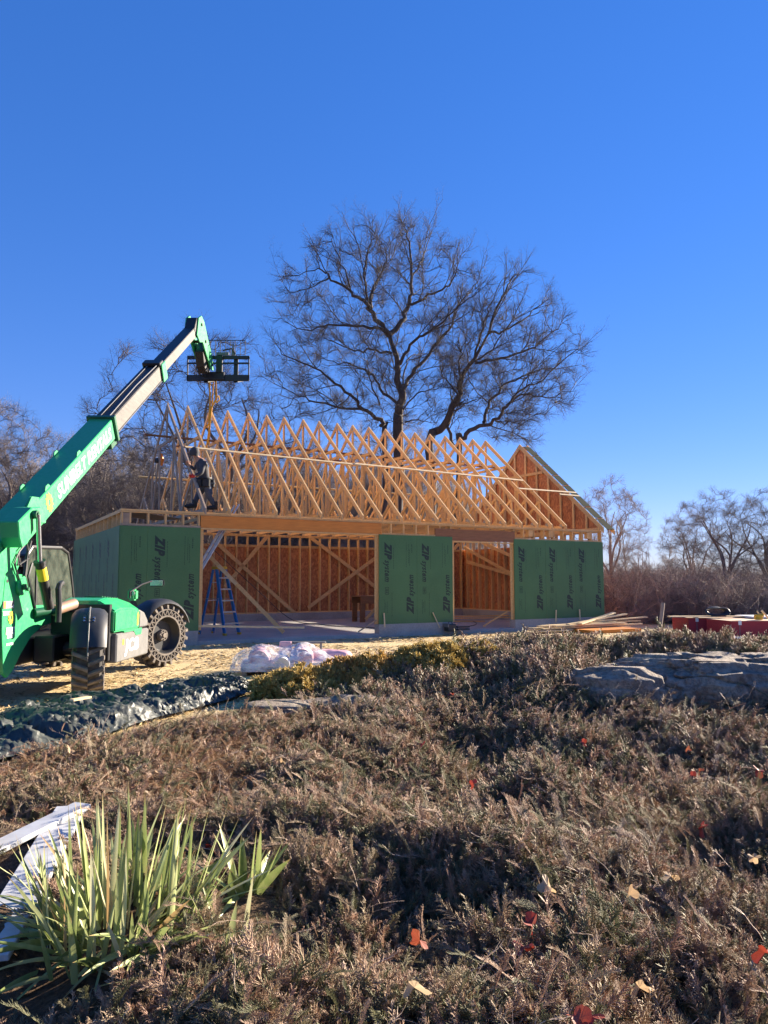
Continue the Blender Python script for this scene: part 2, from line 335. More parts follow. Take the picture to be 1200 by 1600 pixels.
# plates
YF=.09; YK=D-.09
for y,segs in ((YF,((0,xA),(xB,xC),(xD,L))),):
    for a,c in segs: piece('bottom_plate',(a+.02,y,.02),(c-.01,y,.02),.14,.038)
piece('bottom_plate',(.02,YK,.02),(L-.02,YK,.02),.14,.038)
piece('bottom_plate',(.09,.17,.02),(.09,D-.17,.02),.14,.038); piece('bottom_plate',(L-.09,.17,.02),(L-.09,D-.17,.02),.14,.038)
for k,z in enumerate((WT-.019,WT-.060)):
    e=.0 if k==0 else .002
    piece('top_plate',(-.0,YF-e,z),(L,YF-e,z),.14,.038,pine_grey if k==5 else pine)
    piece('top_plate',(0,YK+e,z),(L,YK+e,z),.14,.038)
    piece('top_plate',(.09-e,.161,z),(.09-e,D-.161,z),.14,.038); piece('top_plate',(L-.09+e,.161,z),(L-.09+e,D-.161,z),.14,.038)
# studs
n=int(L/.406)
for i in range(n+1): stud(min(.05+i*.406,L-.05),YK,.04,WT-.08)
for i in range(1,19): stud(L-.09,.05+i*.406,.04,WT-.08,'y')
for i in range(1,13): stud(.09,.05+i*.6,.04,WT-.08,'y')
for x in (.04,.22,.63,1.03,1.44,xA-.03,xB+.03,xB+.4,xB+.81,xB+1.22,xB+1.63,xB+2.03,xC-.03,xD+.03,xD+.42,xD+.83,xD+1.24,xD+1.65,xD+2.05,xD+2.46,xD+2.87,xD+3.27,L-.04): stud(x,YF,.04,WT-.08)
# corner infill boards seen above the sheathing
b=MB(); b.box((.06,.021,H+.02),(.21,.035,WT-.09)); b.build('blocking',pine_grey,G)
for x in (xD+.62,xD+1.45,xD+3.1): 
    piece('blocking',(x,YF,H+.2),(x+.17,YF,H+.2),.13,.2)
# sill pieces under the band
piece('rim_board',(0,YF-.078,H+.03),(xA,YF-.078,H+.03),.012,.05,pine_grey)
for a,c in ((xB+.1,xC-.5),(xD+.02,L-.02)): piece('rim_board',(a,YF-.077,H+.025),(c,YF-.077,H+.025),.012,.04)
# headers
b=MB(); b.box((xA+.005,.0,H+.015),(xB+.08,.045,WT-.085)); b.build('header_beam',lvl,G)
b=MB(); b.box((xA+.005,.05,H+.012),(xB-.0,.135,WT-.083)); b.build('header_beam',lvl,G)
piece('header_plate',(xA+.005,.075,H-.008),(xB-.005,.075,H-.008),.14,.036)
b=MB(); b.box((xC-.58,.004,H-.10),(xD+.05,.05,WT-.16)); b.build('header_beam',lvl2,G)
piece('header_plate',(xC+.0,.075,H-.13),(xD-.0,.075,H-.13),.13,.036)
# door jamb studs at the panel edges
for x in (xA+.02,xB-.022,xC+.022,xD-.022): piece('jamb',(x,.075,-.0),(x,.075,H-.03),.036,.14,up=(1,0,0))
# sheathing : green outside, strand board back and gable
def sheet(x0,x1,z0,z1,y0,y1,mat,name='sheathing_panel',axis='x'):
    m=MB()
    if axis=='x': m.box((x0,y0,z0),(x1,y1,z1))
    else: m.box((y0,x0,z0),(y1,x1,z1))
    return m.build(name,mat,G,.0015)
def zip_marks(panel,x0,x1,off,P,Rt,Up):
    """print on one 1.22 m wide sheet: P(x,z) gives the 3D point on the face, 'off' is how much of the sheet is cut away at left"""
    m=MB()
    def inside(x): return x0+.02<x<x1-.02
    def down(xx,z,s,size,bold,width,shear=.35):   # reads downwards, letter tops to the right
        place_text(m,s,P(xx,z),-Up,Rt,size,bold,shear,width)
    def upw(xx,z,s,size,bold,width,shear=.35):
        place_text(m,s,P(xx,z),Up,-Rt,size,bold,shear,width)
    xl=x0-off+.17
    if inside(xl) and inside(xl+.18):
        down(xl+.015,2.24,'ZIP',.29,.020,.49); down(xl+.01,1.74,'system',.25,.007,.60)
    xr=x0-off+1.10
    if inside(xr) and inside(xr-.2):
        upw(xr-.01,.24,'ZIP',.29,.020,.49); upw(xr-.005,.745,'system',.25,.007,.60)
    def dashes(xx,z0,z1,wd=.012,thick=.0):
        z=z0; r=random.Random(int(xx*977+z0*31))
        while z<z1:
            l=r.uniform(.015,.05); z2=min(z+l,z1); a,b2,c,d=P(xx,z),P(xx+wd,z),P(xx+wd,z2),P(xx,z2); m.add([a,b2,c,d],[(0,1,2,3)]); z=z2+r.uniform(.008,.02)
    for dx,a,c in ((.17,.25,.66),(.205,.42,.58),(.25,.30,.62),(.86,1.55,2.24),(.93,1.66,2.20),(.97,1.60,2.06),(1.04,1.95,2.2),(.40,.2,.85),(.02,1.0,1.7),(.45,1.5,2.1)):
        xx=x0-off+dx
        if inside(xx): dashes(xx,a,c,.011 if dx!=1.04 else .02)
    # square grade stamp
    xx=x0-off+.19
    if inside(xx) and inside(xx+.12):
        for (a,c,e,g) in ((0,0,.012,.2),(.1,0,.112,.2),(0,0,.112,.012),(0,.19,.112,.2),(.045,.04,.058,.16),(.02,.05,.09,.062),(.02,.10,.09,.112),(.02,.14,.09,.152)):
            m.add([P(xx+a,.80+c),P(xx+e,.80+c),P(xx+e,.80+g),P(xx+a,.80+g)],[(0,1,2,3)])
    if m.f: m.build('printed_lettering',zipink,panel)
YS0,YS1=-.0125,.018
FP=lambda x,z: Vector((x,YS0-.0025,z)); RX=Vector((1,0,0)); UPV=Vector((0,0,1))
for a,c,off in ((0.004,.612,.61),(.615,W1,0),(xB,xB+1.218,0),(xB+1.221,xC,0),(xD,xD+1.25,0),(xD+1.253,xD+2.503,0),(xD+2.506,L,0)):
    p=sheet(a,c,0,H,YS0,YS1,zipg); zip_marks(p,a,c,off,FP,RX,UPV)
# left wall seen from outside: reading direction runs towards the front corner
for i in range(7):
    y1=min(D-.0-i*1.22,D)-.004 ; y0=max(y1-1.216,.02)
    p=sheet(y0,y1,0,H,-.0125,.018,zipg,axis='y')
    LPt=lambda x,z,yy=y1: Vector((-.015,yy-(x),z))
    if y1-y0>1.1: zip_marks(p,0,1.216,0,LPt,Vector((0,-1,0)),UPV)
    if y0<.03: break
for i in range(13):
    x0=i*1.22; x1=min(x0+1.217,L)
    if x1-x0>.1: sheet(x0,x1,0,H,D-.02,D-.006,osb,'sheathing_board')
for i in range(7):
    x0=i*1.22+.02; x1=min(x0+1.217,D-.02)
    if x1-x0>.1: sheet(x0,x1,0,H,L-.018,L-.004,osb,'sheathing_board','y')
piece('blocking',(0.03,D-.05,H-.03),(L-.03,D-.05,H-.03),.02,.09)   # ledger along the top of the boards
# wall braces
for a,c,y in (((4.55,2.50),(7.55,-.02),D-.20),((4.9,.95),(6.45,2.78),D-.20),((8.07,2.82),(11.55,.5),D-.20),((8.05,.18),(11.3,2.32),D-.24),((12.2,.3),(14.9,2.7),D-.2)):
    piece('wall_brace',(a[0],y,a[1]),(c[0],y,c[1]),.02,.13)
for a,c,x in (((7.5,2.55),(2.6,.75),L-.2),((1.2,1.05),(6.2,2.7),L-.24),((1.0,.75),(7.2,1.95),L-.28)):
    piece('wall_brace',(x,a[0],a[1]),(x,c[0],c[1]),.02,.13,up=(0,0,1))
# trusses
HD=D/2; SL=.833; APEX=6.33; TAIL=-.20
def top_at(d): return APEX-SL*abs(HD-d)      # upper edge of the chords
platem=simple('dull_zinc',(.36,.33,.28),(.3,.27,.22),9,.6,metal=.2)
def mk_truss():
    m=MB(); CH=.115; w_=ST
    zc=5.18; dc=HD-(APEX-.18-zc)/SL
    m.beam((0,HD,APEX-.17),(0,HD,zc),w_,.085,(0,1,0))            # king post
    m.beam((.0,dc,zc),(.0,D-dc,zc),w_*.98,.085)                   # collar
    dv=2.15
    for s_ in (0,1):
        f=(lambda d:d) if s_==0 else (lambda d:D-d)
        m.beam((0,f(dv),WT+.02),(0,f(dv),top_at(dv)-.12),w_*.96,.085,(0,1,0))
        m.beam((0,f(dv),WT+.10),(0,f(1.05),top_at(1.05)-.14),w_*.94,.085,(0,1,0))
        m.beam((0,f(dv),WT+.10),(0,f(dc+.35),zc-.02),w_*.92,.085,(0,1,0))
        m.beam((0,f(1.05),WT+.03),(0,f(1.05),top_at(1.05)-.14),w_*.9,.07,(0,1,0))
        m.beam((0,f(3.2),WT+.03),(0,f(dc+.32),zc-.03),w_*.9,.07,(0,1,0))
    t=m.build('roof_truss',pine,G)
    plates=MB()
    for (d,z) in ((HD,APEX-.17),(HD,zc),(dv,WT+.08),(D-dv,WT+.08),(.05,WT+.10),(D-.05,WT+.10)):
        plates.box((-ST/2-.002,d-.05,z-.04),(ST/2+.002,d+.05,z+.04))
    plates.build('nail_plates',platem,t)
    for s_ in (0,1):
        f=(lambda d:d) if s_==0 else (lambda d:D-d)
        c=MB(); zt=top_at(TAIL); 
        yz=[(f(TAIL),zt),(f(HD-.001),APEX),(f(HD-.001),APEX-.15),(f(TAIL+.0),zt-.15)]
        c.prismX(yz,-ST/2,ST/2); c.build('top_chord',pine,t)
    c=MB(); c.beam((0,.02,WT+.046),(0,D-.02,WT+.046),w_*.99,.088); c.build('bottom_chord',pine,t)
    return t
tr0=mk_truss()
NT=20
trusses=[]
for i in range(NT):
    t=tr0 if i==0 else copy_tree(tr0,G); t.location=(1.92+.61*i,0,0); t.rotation_euler=(0,R(random.uniform(-.5,.5)),0); trusses.append(t)
for o in [trusses[0]]+[c for c in trusses[0].children if 'plate' not in c.name]:
    o.data=o.data.copy(); o.data.materials[0]=pine_grey  # grey put in for the shadow the first truss stands in
trusses[0]['label']='outermost truss, greyer than the rest'
# gable end at the far right
gx=L-.06
gt=MB(); 
for s_ in (0,1):
    f=(lambda d:d) if s_==0 else (lambda d:D-d)
    gt.prismX([(f(TAIL),top_at(TAIL)),(f(HD-.001),APEX),(f(HD-.001),APEX-.18),(f(TAIL),top_at(TAIL)-.18)],gx-ST/2-.08,gx+ST/2-.08)
gable=gt.build('gable_truss',pine,G)
d_=.55
k=0
while d_<D-.3:
    z1=top_at(d_)-.16
    if z1>WT+.15: 
        m=MB(); m.beam((gx-.08,d_,WT+.03),(gx-.08,d_,z1),ST*.96,.085,(0,1,0)); m.build('gable_stud',pine,gable)
    d_+=.61
piece('gable_chord',(gx-.08,.0,WT+.045),(gx-.08,D,WT+.045),ST*.98,.088,pine,gable)
piece('gable_chord',(gx-.09,2.65,5.1),(gx-.09,D-2.65,5.1),ST*.98,.10,pine,gable)
gs=MB(); gs.prismX([(.02,WT+.0),(D-.02,WT+.0),(D-.0,top_at(0)-.04),(HD,APEX-.03),(.0,top_at(0)-.04)],gx-.035,gx-.02); gs.build('gable_sheathing',osb,gable)
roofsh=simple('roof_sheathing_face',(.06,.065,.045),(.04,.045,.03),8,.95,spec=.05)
# overhang ladder beyond the gable with strips of roof sheathing
for s_ in (0,1):
    f=(lambda d:d) if s_==0 else (lambda d:D-d)
    m=MB(); m.prismX([(f(TAIL-.12),top_at(TAIL-.12)),(f(HD-.001),APEX),(f(HD-.001),APEX-.14),(f(TAIL-.12),top_at(TAIL-.12)-.14)],gx+.28,gx+.28+ST); m.build('fly_rafter',pine,gable)
    nl=8
    for k in range(nl):
        d0=TAIL-.1+(HD-TAIL+.0)*k/nl; d1=TAIL-.1+(HD-TAIL+.0)*(k+1)/nl-.035
        m=MB(); z0=top_at(d0);z1=top_at(d1)
        m.prismX([(f(d0),z0+.003),(f(d1),z1+.003),(f(d1),z1+.018),(f(d0),z0+.018)],gx-.02,gx+.31); m.build('roof_sheathing',roofsh,gable)
        m=MB(); m.beam((gx-.0,f(d1+.017),top_at(d1+.017)-.02),(gx+.27,f(d1+.017),top_at(d1+.017)-.02),.036,.08,(0,1,0)); m.build('lookout',pine_pale,gable)
# strapping nailed across the front slope, 1x3 boards
def on_roof(s,d,up=.012): return (s,d,top_at(d)+up)
for (s0,d0,s1,d1,u_) in ((1.95,1.985,7.2,1.87,.011),(7.0,1.873,13.42,1.767,.032),(12.9,1.37,15.5,1.385,.011),(14.6,1.24,15.5,1.225,.011)):
    piece('strapping_board',on_roof(s0,d0,u_),on_roof(s1,d1,u_),.07,.019,pine_pale,G,up=(0,-.64,.77))
piece('strapping_board',(1.6,D-1.6,top_at(1.6)+.012),(13.6,D-1.62,top_at(1.62)+.012),.07,.019,pine_pale,G,up=(0,.64,.77))
# catwalk boards on the collars and a row of bracing low in the webs
piece('web_brace',(1.15,HD-.55,5.235),(13.6,HD-.55,5.235),.14,.038,lvl2,G)
piece('web_brace',(2.4,HD+.9,5.245),(8.4,HD+.9,5.245),.12,.038,lvl2,G)
piece('web_brace',(3.0,D-1.9,3.35),(13.6,D-1.9,3.35),.02,.07,pine,G)
piece('web_brace',(2.0,2.2,WT+.108),(13.6,2.2,WT+.108),.09,.02,pine,G)
# loose plywood laid on the bottom chords by the left end
m=MB(); m.beam((.35,1.3,WT+.012),(1.75,2.9,WT+.012),1.0,.015); m.build('walk_board',pine_grey,G)
Gm=G.matrix_basis if False else Matrix.Translation((BX,BY,BZ))@Matrix.Rotation(TH,4,'Z')
def gw(s,d,z): return Gm@Vector((s,d,z))

# ================================================================ TELEHANDLER
TX,TY=-4.99,10.4
TH0=empty('telescopic_handler',(TX,TY,0)); tag(TH0,'bright green telescopic handler with its long boom raised over the garage frame','construction vehicle')
O0=(TX,TY,0)
def T(): return MB(O0)
BXR=-4.70; BXC=-4.90
def bp(s,h,x=BXC): c,sn=.8366,.548; return Vector((x,9.95+s*c-h*sn,2.40+s*sn+h*c))
def boombox(s0,s1,h0,h1,hw,xc=BXC):
    m=T(); v=[]
    for s in (s0,s1):
        for (dx,h) in ((-hw,h0),(hw,h0),(hw,h1),(-hw,h1)): v.append(bp(s,h,xc+dx))
    m.add(v,[(0,1,2,3),(7,6,5,4),(0,4,5,1),(1,5,6,2),(2,6,7,3),(3,7,4,0)]); return m
boom=boombox(-2.9,3.28,-.18,.18,.20).build('boom',mgreen,TH0,.012)
mid=boombox(3.0,6.62,-.150,.150,.165).build('boom_extension',steel,TH0,.008)
inn=boombox(6.4,9.95,-.118,.118,.13).build('boom_extension',steel,TH0,.008)
# dark hose tray, lines and wear strips on the extension tops
m=boombox(3.05,6.6,.152,.160,.158); m.build('hose_tray',black,mid)
m=boombox(6.5,9.9,.120,.127,.125); m.build('hose_tray',black,inn)
m=T(); m.tube([bp(3.3,.175,-4.80),bp(5,.20,-4.81),bp(6.4,.19,-4.78)],.012,6); m.tube([bp(3.3,.17,-4.97),bp(6.5,.175,-4.98)],.010,6); m.build('hydraulic_hose',greypl,mid)
m=boombox(3.3,6.6,-.168,-.152,.175,BXC+.003); m.build('slide_rail',chrome,mid)
# collars
m=boombox(3.22,3.30,-.235,.225,.245); m.build('end_collar',mgreen2,boom,.006)
m=boombox(3.0,3.27,-.30,-.19,.19); m.build('wear_pad_block',mgreen2,boom,.01)
m=boombox(6.45,6.66,-.19,-.155,.19); m.build('wear_pad_block',black,mid,.004)
m=T()
for dx in (-.2,.185): 
    v=[]
    for s in (6.40,6.70):
        for (x,h) in ((dx,-.20),(dx+.03,-.20),(dx+.03,.19),(dx,.19)): v.append(bp(s,h,BXC+x))
    m.add(v,[(0,1,2,3),(7,6,5,4),(0,4,5,1),(1,5,6,2),(2,6,7,3),(3,7,4,0)])
m.build('end_collar',mgreen,mid,.01)
m=boombox(6.36,6.6,.165,.24,.19); m.build('hose_guide',black,mid,.012)
for s in (0.5,1.7): # lifting eyes on top edge
    m=T()
    for x in (-.185,.165):
        v=[bp(s-.09,.178,BXC+x),bp(s+.09,.178,BXC+x),bp(s+.04,.235,BXC+x),bp(s-.04,.235,BXC+x)]; v+= [p+Vector((.02,0,0)) for p in v]
        m.add(v,[(0,1,2,3),(7,6,5,4),(0,4,5,1),(1,5,6,2),(2,6,7,3),(3,7,4,0)])
    m.build('lifting_eye',mgreen,boom)
# lettering on the boom side
bu=Vector((0,.8366,.548)); bn=Vector((0,-.548,.8366))
m=T(); place_text(m,'SUNBELT RENTALS',bp(.72,-.095,BXR+.003),bu,bn,.27,.007,.2,width=2.34); m.build('lettering',white,boom)
def sunburst(mb,c,u,v,r,n=11):
    pts=[];c=Vector(c)
    for i in range(n*4):
        t=2*math.pi*i/(n*4); rr=(1.0,.98,.78,.74)[i%4]*r
        pts.append(c+(u*math.cos(t)+v*math.sin(t))*rr)
    inner=[c+(u*math.cos(2*math.pi*i/(n*4))+v*math.sin(2*math.pi*i/(n*4)))*r*.36 for i in range(n*4)]
    N=n*4; mb.add(pts+inner,[(i,(i+1)%N,N+(i+1)%N,N+i) for i in range(N)])
m=T(); sunburst(m,bp(.42,0,BXR+.004),bu*.75+Vector((0,0,0)),bn,.145); m.build('sun_emblem',yellow,boom)
# boom foot, reinforcing plates, protruding cylinder bracket
m=T(); m.prismX([(8.2,.9),(9.05,1.2),(9.35,1.52),(9.5,1.75),(9.3,2.05),(9.75,2.65),(9.95,2.66),(10.0,2.55),(9.2,2.0),(8.2,1.3)],BXR-.01,BXR+.018); m.build('boom_side_plate',mgreen,boom,.004)
m=T()
A=[UX(px,py,-4.52) for px,py in ((21,815),(43,793),(57,792),(66,801),(65,818),(50,818),(36,850),(27,856),(23,840))]
m.prismX([(p.y,p.z) for p in A],BXR-.005,-4.46); m.build('cylinder_bracket',mgreen,boom,.012)
pp=UX(57,804,-4.42); 
m=T(); m.cyl((-4.46,pp.y,pp.z),(-4.40,pp.y,pp.z),.055,n=20); m.cyl((-4.40,pp.y,pp.z),(-4.385,pp.y,pp.z),.03,n=6); m.build('pivot_pin',mgreen2,boom)
p1=UX(50,818,-4.40); p2=UX(62,878,-4.40); p3=UX(77,950,-4.40)
cyl=T(); cyl.tube([p2,p3],.062,14); c_=cyl.build('lift_cylinder',black,TH0,smooth=True)
m=T(); m.tube([Vector((-4.40,pp.y,pp.z)),p2+(p3-p2)*.02],.030,14); m.build('piston_rod',chrome,c_,smooth=True)
m=T(); q0=p2+(p3-p2)*.12;q1=p2+(p3-p2)*.38; m.tube([q0,q1],.064,14); m.build('warning_sticker',yellow,c_)
m=T(); m.tube([p2-(p3-p2)*.02,p2+(p3-p2)*.05],.074,14); m.build('cylinder_collar',black,c_)
# chassis side plates
yz=[(8.0,1.62),(9.17,1.62),(9.60,1.62),(9.68,1.58),(9.82,1.36),(9.97,1.21),(10.52,1.20),(10.6,1.1),(10.5,.95),(10.2,.92),(9.88,.80),(9.62,.60),(9.42,.40),(9.30,.34),(9.20,.40),(9.12,.9),(9.10,1.2),(9.14,1.55),(8.0,1.5)]
yz=[(9.14,1.55),(9.17,1.62)]+yz[2:17]
m=T(); m.prismX(yz,BXR-.02,BXR+.025); chas=m.build('chassis_plate',mgreen,TH0,.005)
m=T(); m.prismX(yz,-5.25,-5.21); m.build('chassis_plate',mgreen,TH0,.005)
m=T(); m.box((-5.30,9.16,.45),(-4.72,13.6,.78)); m.build('chassis_rail',black,TH0,.02)
m=T(); m.prismX([(8.55,1.55),(9.1,1.5),(9.12,.55),(8.9,.42),(8.5,.5)],-5.9,-4.75); m.build('counterweight',black,TH0,.03)
m=T(); bc=UX(31,917,-4.67)
m.cyl((-4.675,bc.y,bc.z),(-4.63,bc.y,bc.z),.11,n=24); m.build('pivot_boss',mgreen,chas,.008)
m=T(); m.cyl((-4.63,bc.y,bc.z),(-4.59,bc.y,bc.z),.04,n=18); m.cyl((-4.63,bc.y+.11,bc.z-.03),(-4.60,bc.y+.11,bc.z-.03),.025,n=12); m.build('pivot_pin',mgreen2,chas)
for px,py,r in ((12,908,.022),(14,1007,.02)):
    q=UX(px,py,-4.67); m=T(); m.cyl((-4.676,q.y,q.z),(-4.672,q.y,q.z),r,n=14); m.build('access_hole',black,chas)
XS=-4.672; yv=Vector((0,1,0)); zv=Vector((0,0,1))
q=UX(5,942,XS)
m=T(); m.prismX([(q.y,q.z-.075),(q.y+.27,q.z-.075),(q.y+.27,q.z+.02),(q.y,q.z+.02)],XS-.001,XS+.002); m.build('model_plate',greypl,chas)
m=T(); m.prismX([(q.y+.01,q.z-.065),(q.y+.055,q.z-.065),(q.y+.055,q.z+.01),(q.y+.01,q.z+.01)],XS,XS+.004); m.build('model_badge',orange,chas)
m=T(); place_text(m,'507',Vector((XS+.005,q.y+.065,q.z-.062)),yv,zv,.10,.006,0,width=.13); place_text(m,'-42',Vector((XS+.005,q.y+.2,q.z-.062)),yv,zv,.045,.003,0,width=.06)
place_text(m,'TETRAC',Vector((XS+.005,q.y-.005,q.z-.155)),yv,zv,.07,.002,0,width=.17)
place_text(m,'SUNBELT',Vector((XS+.005,q.y+.09,q.z-.39)),yv,zv,.11,.008,.2,width=.22); place_text(m,'RENTALS',Vector((XS+.005,q.y+.12,q.z-.44)),yv,zv,.05,.003,.2,width=.15)
place_text(m,'1-800-667-9328',Vector((XS+.005,q.y+.11,q.z-.53)),yv,zv,.04,.002,.0,width=.17); m.build('lettering',white,chas)
m=T(); sunburst(m,Vector((XS+.005,q.y+.20,q.z-.19)),yv*.8,zv,.085); m.build('sun_emblem',yellow,chas)
# cab behind the boom
m=T(); cy0,cy1=10.75,12.50
prof=[(cy0,.75),(cy0+.05,1.9),(cy0+.2,2.03),(cy0+1.2,2.06),(cy0+1.45,1.99),(cy0+1.62,1.6),(cy1,1.2),(cy1+.05,.75)]
def cabring(x): return [Vector((x,a,b)) for a,b in prof]
frame=T()
for x in (-5.23,-6.05):
    pts=cabring(x); 
    for i in range(len(pts)): frame.tube([pts[i],pts[(i+1)%len(pts)]],.028,8)
for i in (1,3,4,6): frame.tube([Vector((-5.23,*prof[i])),Vector((-6.05,*prof[i]))],.028,8)
frame.tube([Vector((-5.23,11.15,.75)),Vector((-5.23,11.1,2.05))],.03,8)
cab=frame.build('cab_frame',black,TH0,smooth=True)
m=T(); m.prismX([(prof[1][0],prof[1][1]+.03),(prof[2][0],prof[2][1]+.03),(prof[3][0],prof[3][1]+.03),(prof[4][0],prof[4][1]+.02),(prof[4][0],prof[4][1]-.01),(prof[3][0],prof[3][1]-.01),(prof[2][0],prof[2][1]-.01),(prof[1][0],prof[1][1]-.01)],-6.07,-5.21); m.build('cab_roof',greypl,cab,.01)
m=T(); m.prismX([(a,b) for a,b in prof],-5.235,-5.225); m.prismX([(a,b) for a,b in prof],-6.055,-6.045)
m.build('cab_window',glass,cab)
m=T(); m.box((-5.9,11.2,.7),(-5.4,11.7,1.15)); m.box((-5.87,11.15,1.1),(-5.43,11.3,1.75)); m.build('seat',black,cab,.05)
m=T(); m.tube([(-5.6,12.2,1.1),(-5.6,12.05,1.4)],.03,8); m.cyl((-5.6,12.06,1.38),(-5.6,12.04,1.41),.17,n=20); m.build('steering_column',black,cab)
m=T()
# hoses between boom foot and chassis
for k,(a,c,d) in enumerate((((30,862),(22,880),(30,905)),((42,850),(45,872),(30,882)),((38,852),(30,862),(28,884)),((48,845),(42,868),(38,900)),((50,880),(44,900),(55,950)))):
    P_=[UX(*q_,-4.66) for q_ in (a,c,d)]; m.tube([P_[0],(P_[0]+P_[1]*2)/3,P_[1],(P_[2]+P_[1]*2)/3,P_[2]],.012 if k<3 else .018,6)
m.build('hydraulic_hose',blackpl,TH0,smooth=True)
# exhaust stack
e0=UX(92,942,-4.25);e1=UX(91,920,-4.25);e2=UX(93,914,-4.25);e3=UX(97,911,-4.25)
m=T(); m.tube([e0-Vector((0,0,.25)),e0,e1,e2,e3],.038,10); m.build('exhaust_pipe',black,TH0,smooth=True)
a=UX(78,962,-4.45); 
m=T(); m.tube([Vector((-4.66,9.90,1.11)),UX(86,953,-4.5)],.06,14); m.build('axle_tube',mgreen2,TH0,smooth=True)
m=T(); m.tube([UX(84,954,-4.5),UX(116,943,-4.38)],.075,18); m.build('exhaust_silencer',rust,TH0,smooth=True)
# engine pod
XO=-3.85; XI=-4.62; y0,y1=10.62,12.15
top=[(y0-.1,1.20),(y0+.25,1.27),(y0+.9,1.24),(y1-.35,1.10)]
m=T()
sec=lambda y,z1,zs,x1: [(XI,y,.78),(XO,y,.80),(XO+.0,y,zs),(x1,y,z1),(XI,y,z1)]
S=[]
for (y,z1,zs,x1) in ((10.66,1.25,1.10,-4.10),(10.9,1.29,1.13,-4.08),(11.35,1.27,1.12,-4.06),(11.72,1.20,1.08,-4.03)):
    S+=sec(y,z1,zs,x1)
fs=[]
for k in range(3):
    for j in range(5): fs.append((k*5+j,k*5+(j+1)%5,(k+1)*5+(j+1)%5,(k+1)*5+j))
fs+=[(0,1,2,3,4)[::-1],(15,16,17,18,19)]
m.add(S,fs); pod=m.build('engine_cover',mgreen,TH0,.02,seg=2)
m=T(); m.add(sec(11.725,1.19,1.075,-4.03)+sec(11.98,1.13,1.02,-4.05)+sec(12.14,1.0,.9,-4.1),[(k*5+j,k*5+(j+1)%5,(k+1)*5+(j+1)%5,(k+1)*5+j) for k in range(2) for j in range(5)]+[(4,3,2,1,0),(10,11,12,13,14)]); m.build('cover_end_cap',greypl,pod,.02)
m=T(); m.box((XI,10.70,.36),(XO+.02,12.12,.775)); low=m.build('lower_side_panel',greypl,TH0,.02)
m=T(); m.prismX([(10.98,.775),(11.4,.775),(11.5,.70),(11.75,.70),(11.78,.80),(10.98,.80)],XO-.05,XO+.025); m.build('cover_lip',mgreen,pod,.004)
m=T(); m.box((XI+.02,10.60,.40),(XO-.06,10.70,1.20)); m.build('engine_bay',black,TH0,.01)
for k in range(7):
    y=10.95+k*.1; m=T(); m.box((-4.42,y,1.295-(k*.006)),(-4.16,y+.045,1.31-(k*.006))); m.build('louvre',mgreen2,pod)
m=T(); place_text(m,'JCB',Vector((XO+.023,11.02,.49)),yv,zv,.25,.010,.12,width=.62); m.build('lettering',white,low)
m=T(); m.prismX([(10.93,.60),(10.99,.60),(10.99,.68),(10.93,.68)],XO+.021,XO+.024); m.build('logo_patch',yellow,low)
m=T()
pts=[(11.60,.84),(11.66,.86),(11.68,1.0),(11.64,1.06),(11.60,.98)]; m.prismX(pts,XO+.001,XO+.004); m.build('sun_emblem',yellow,pod)
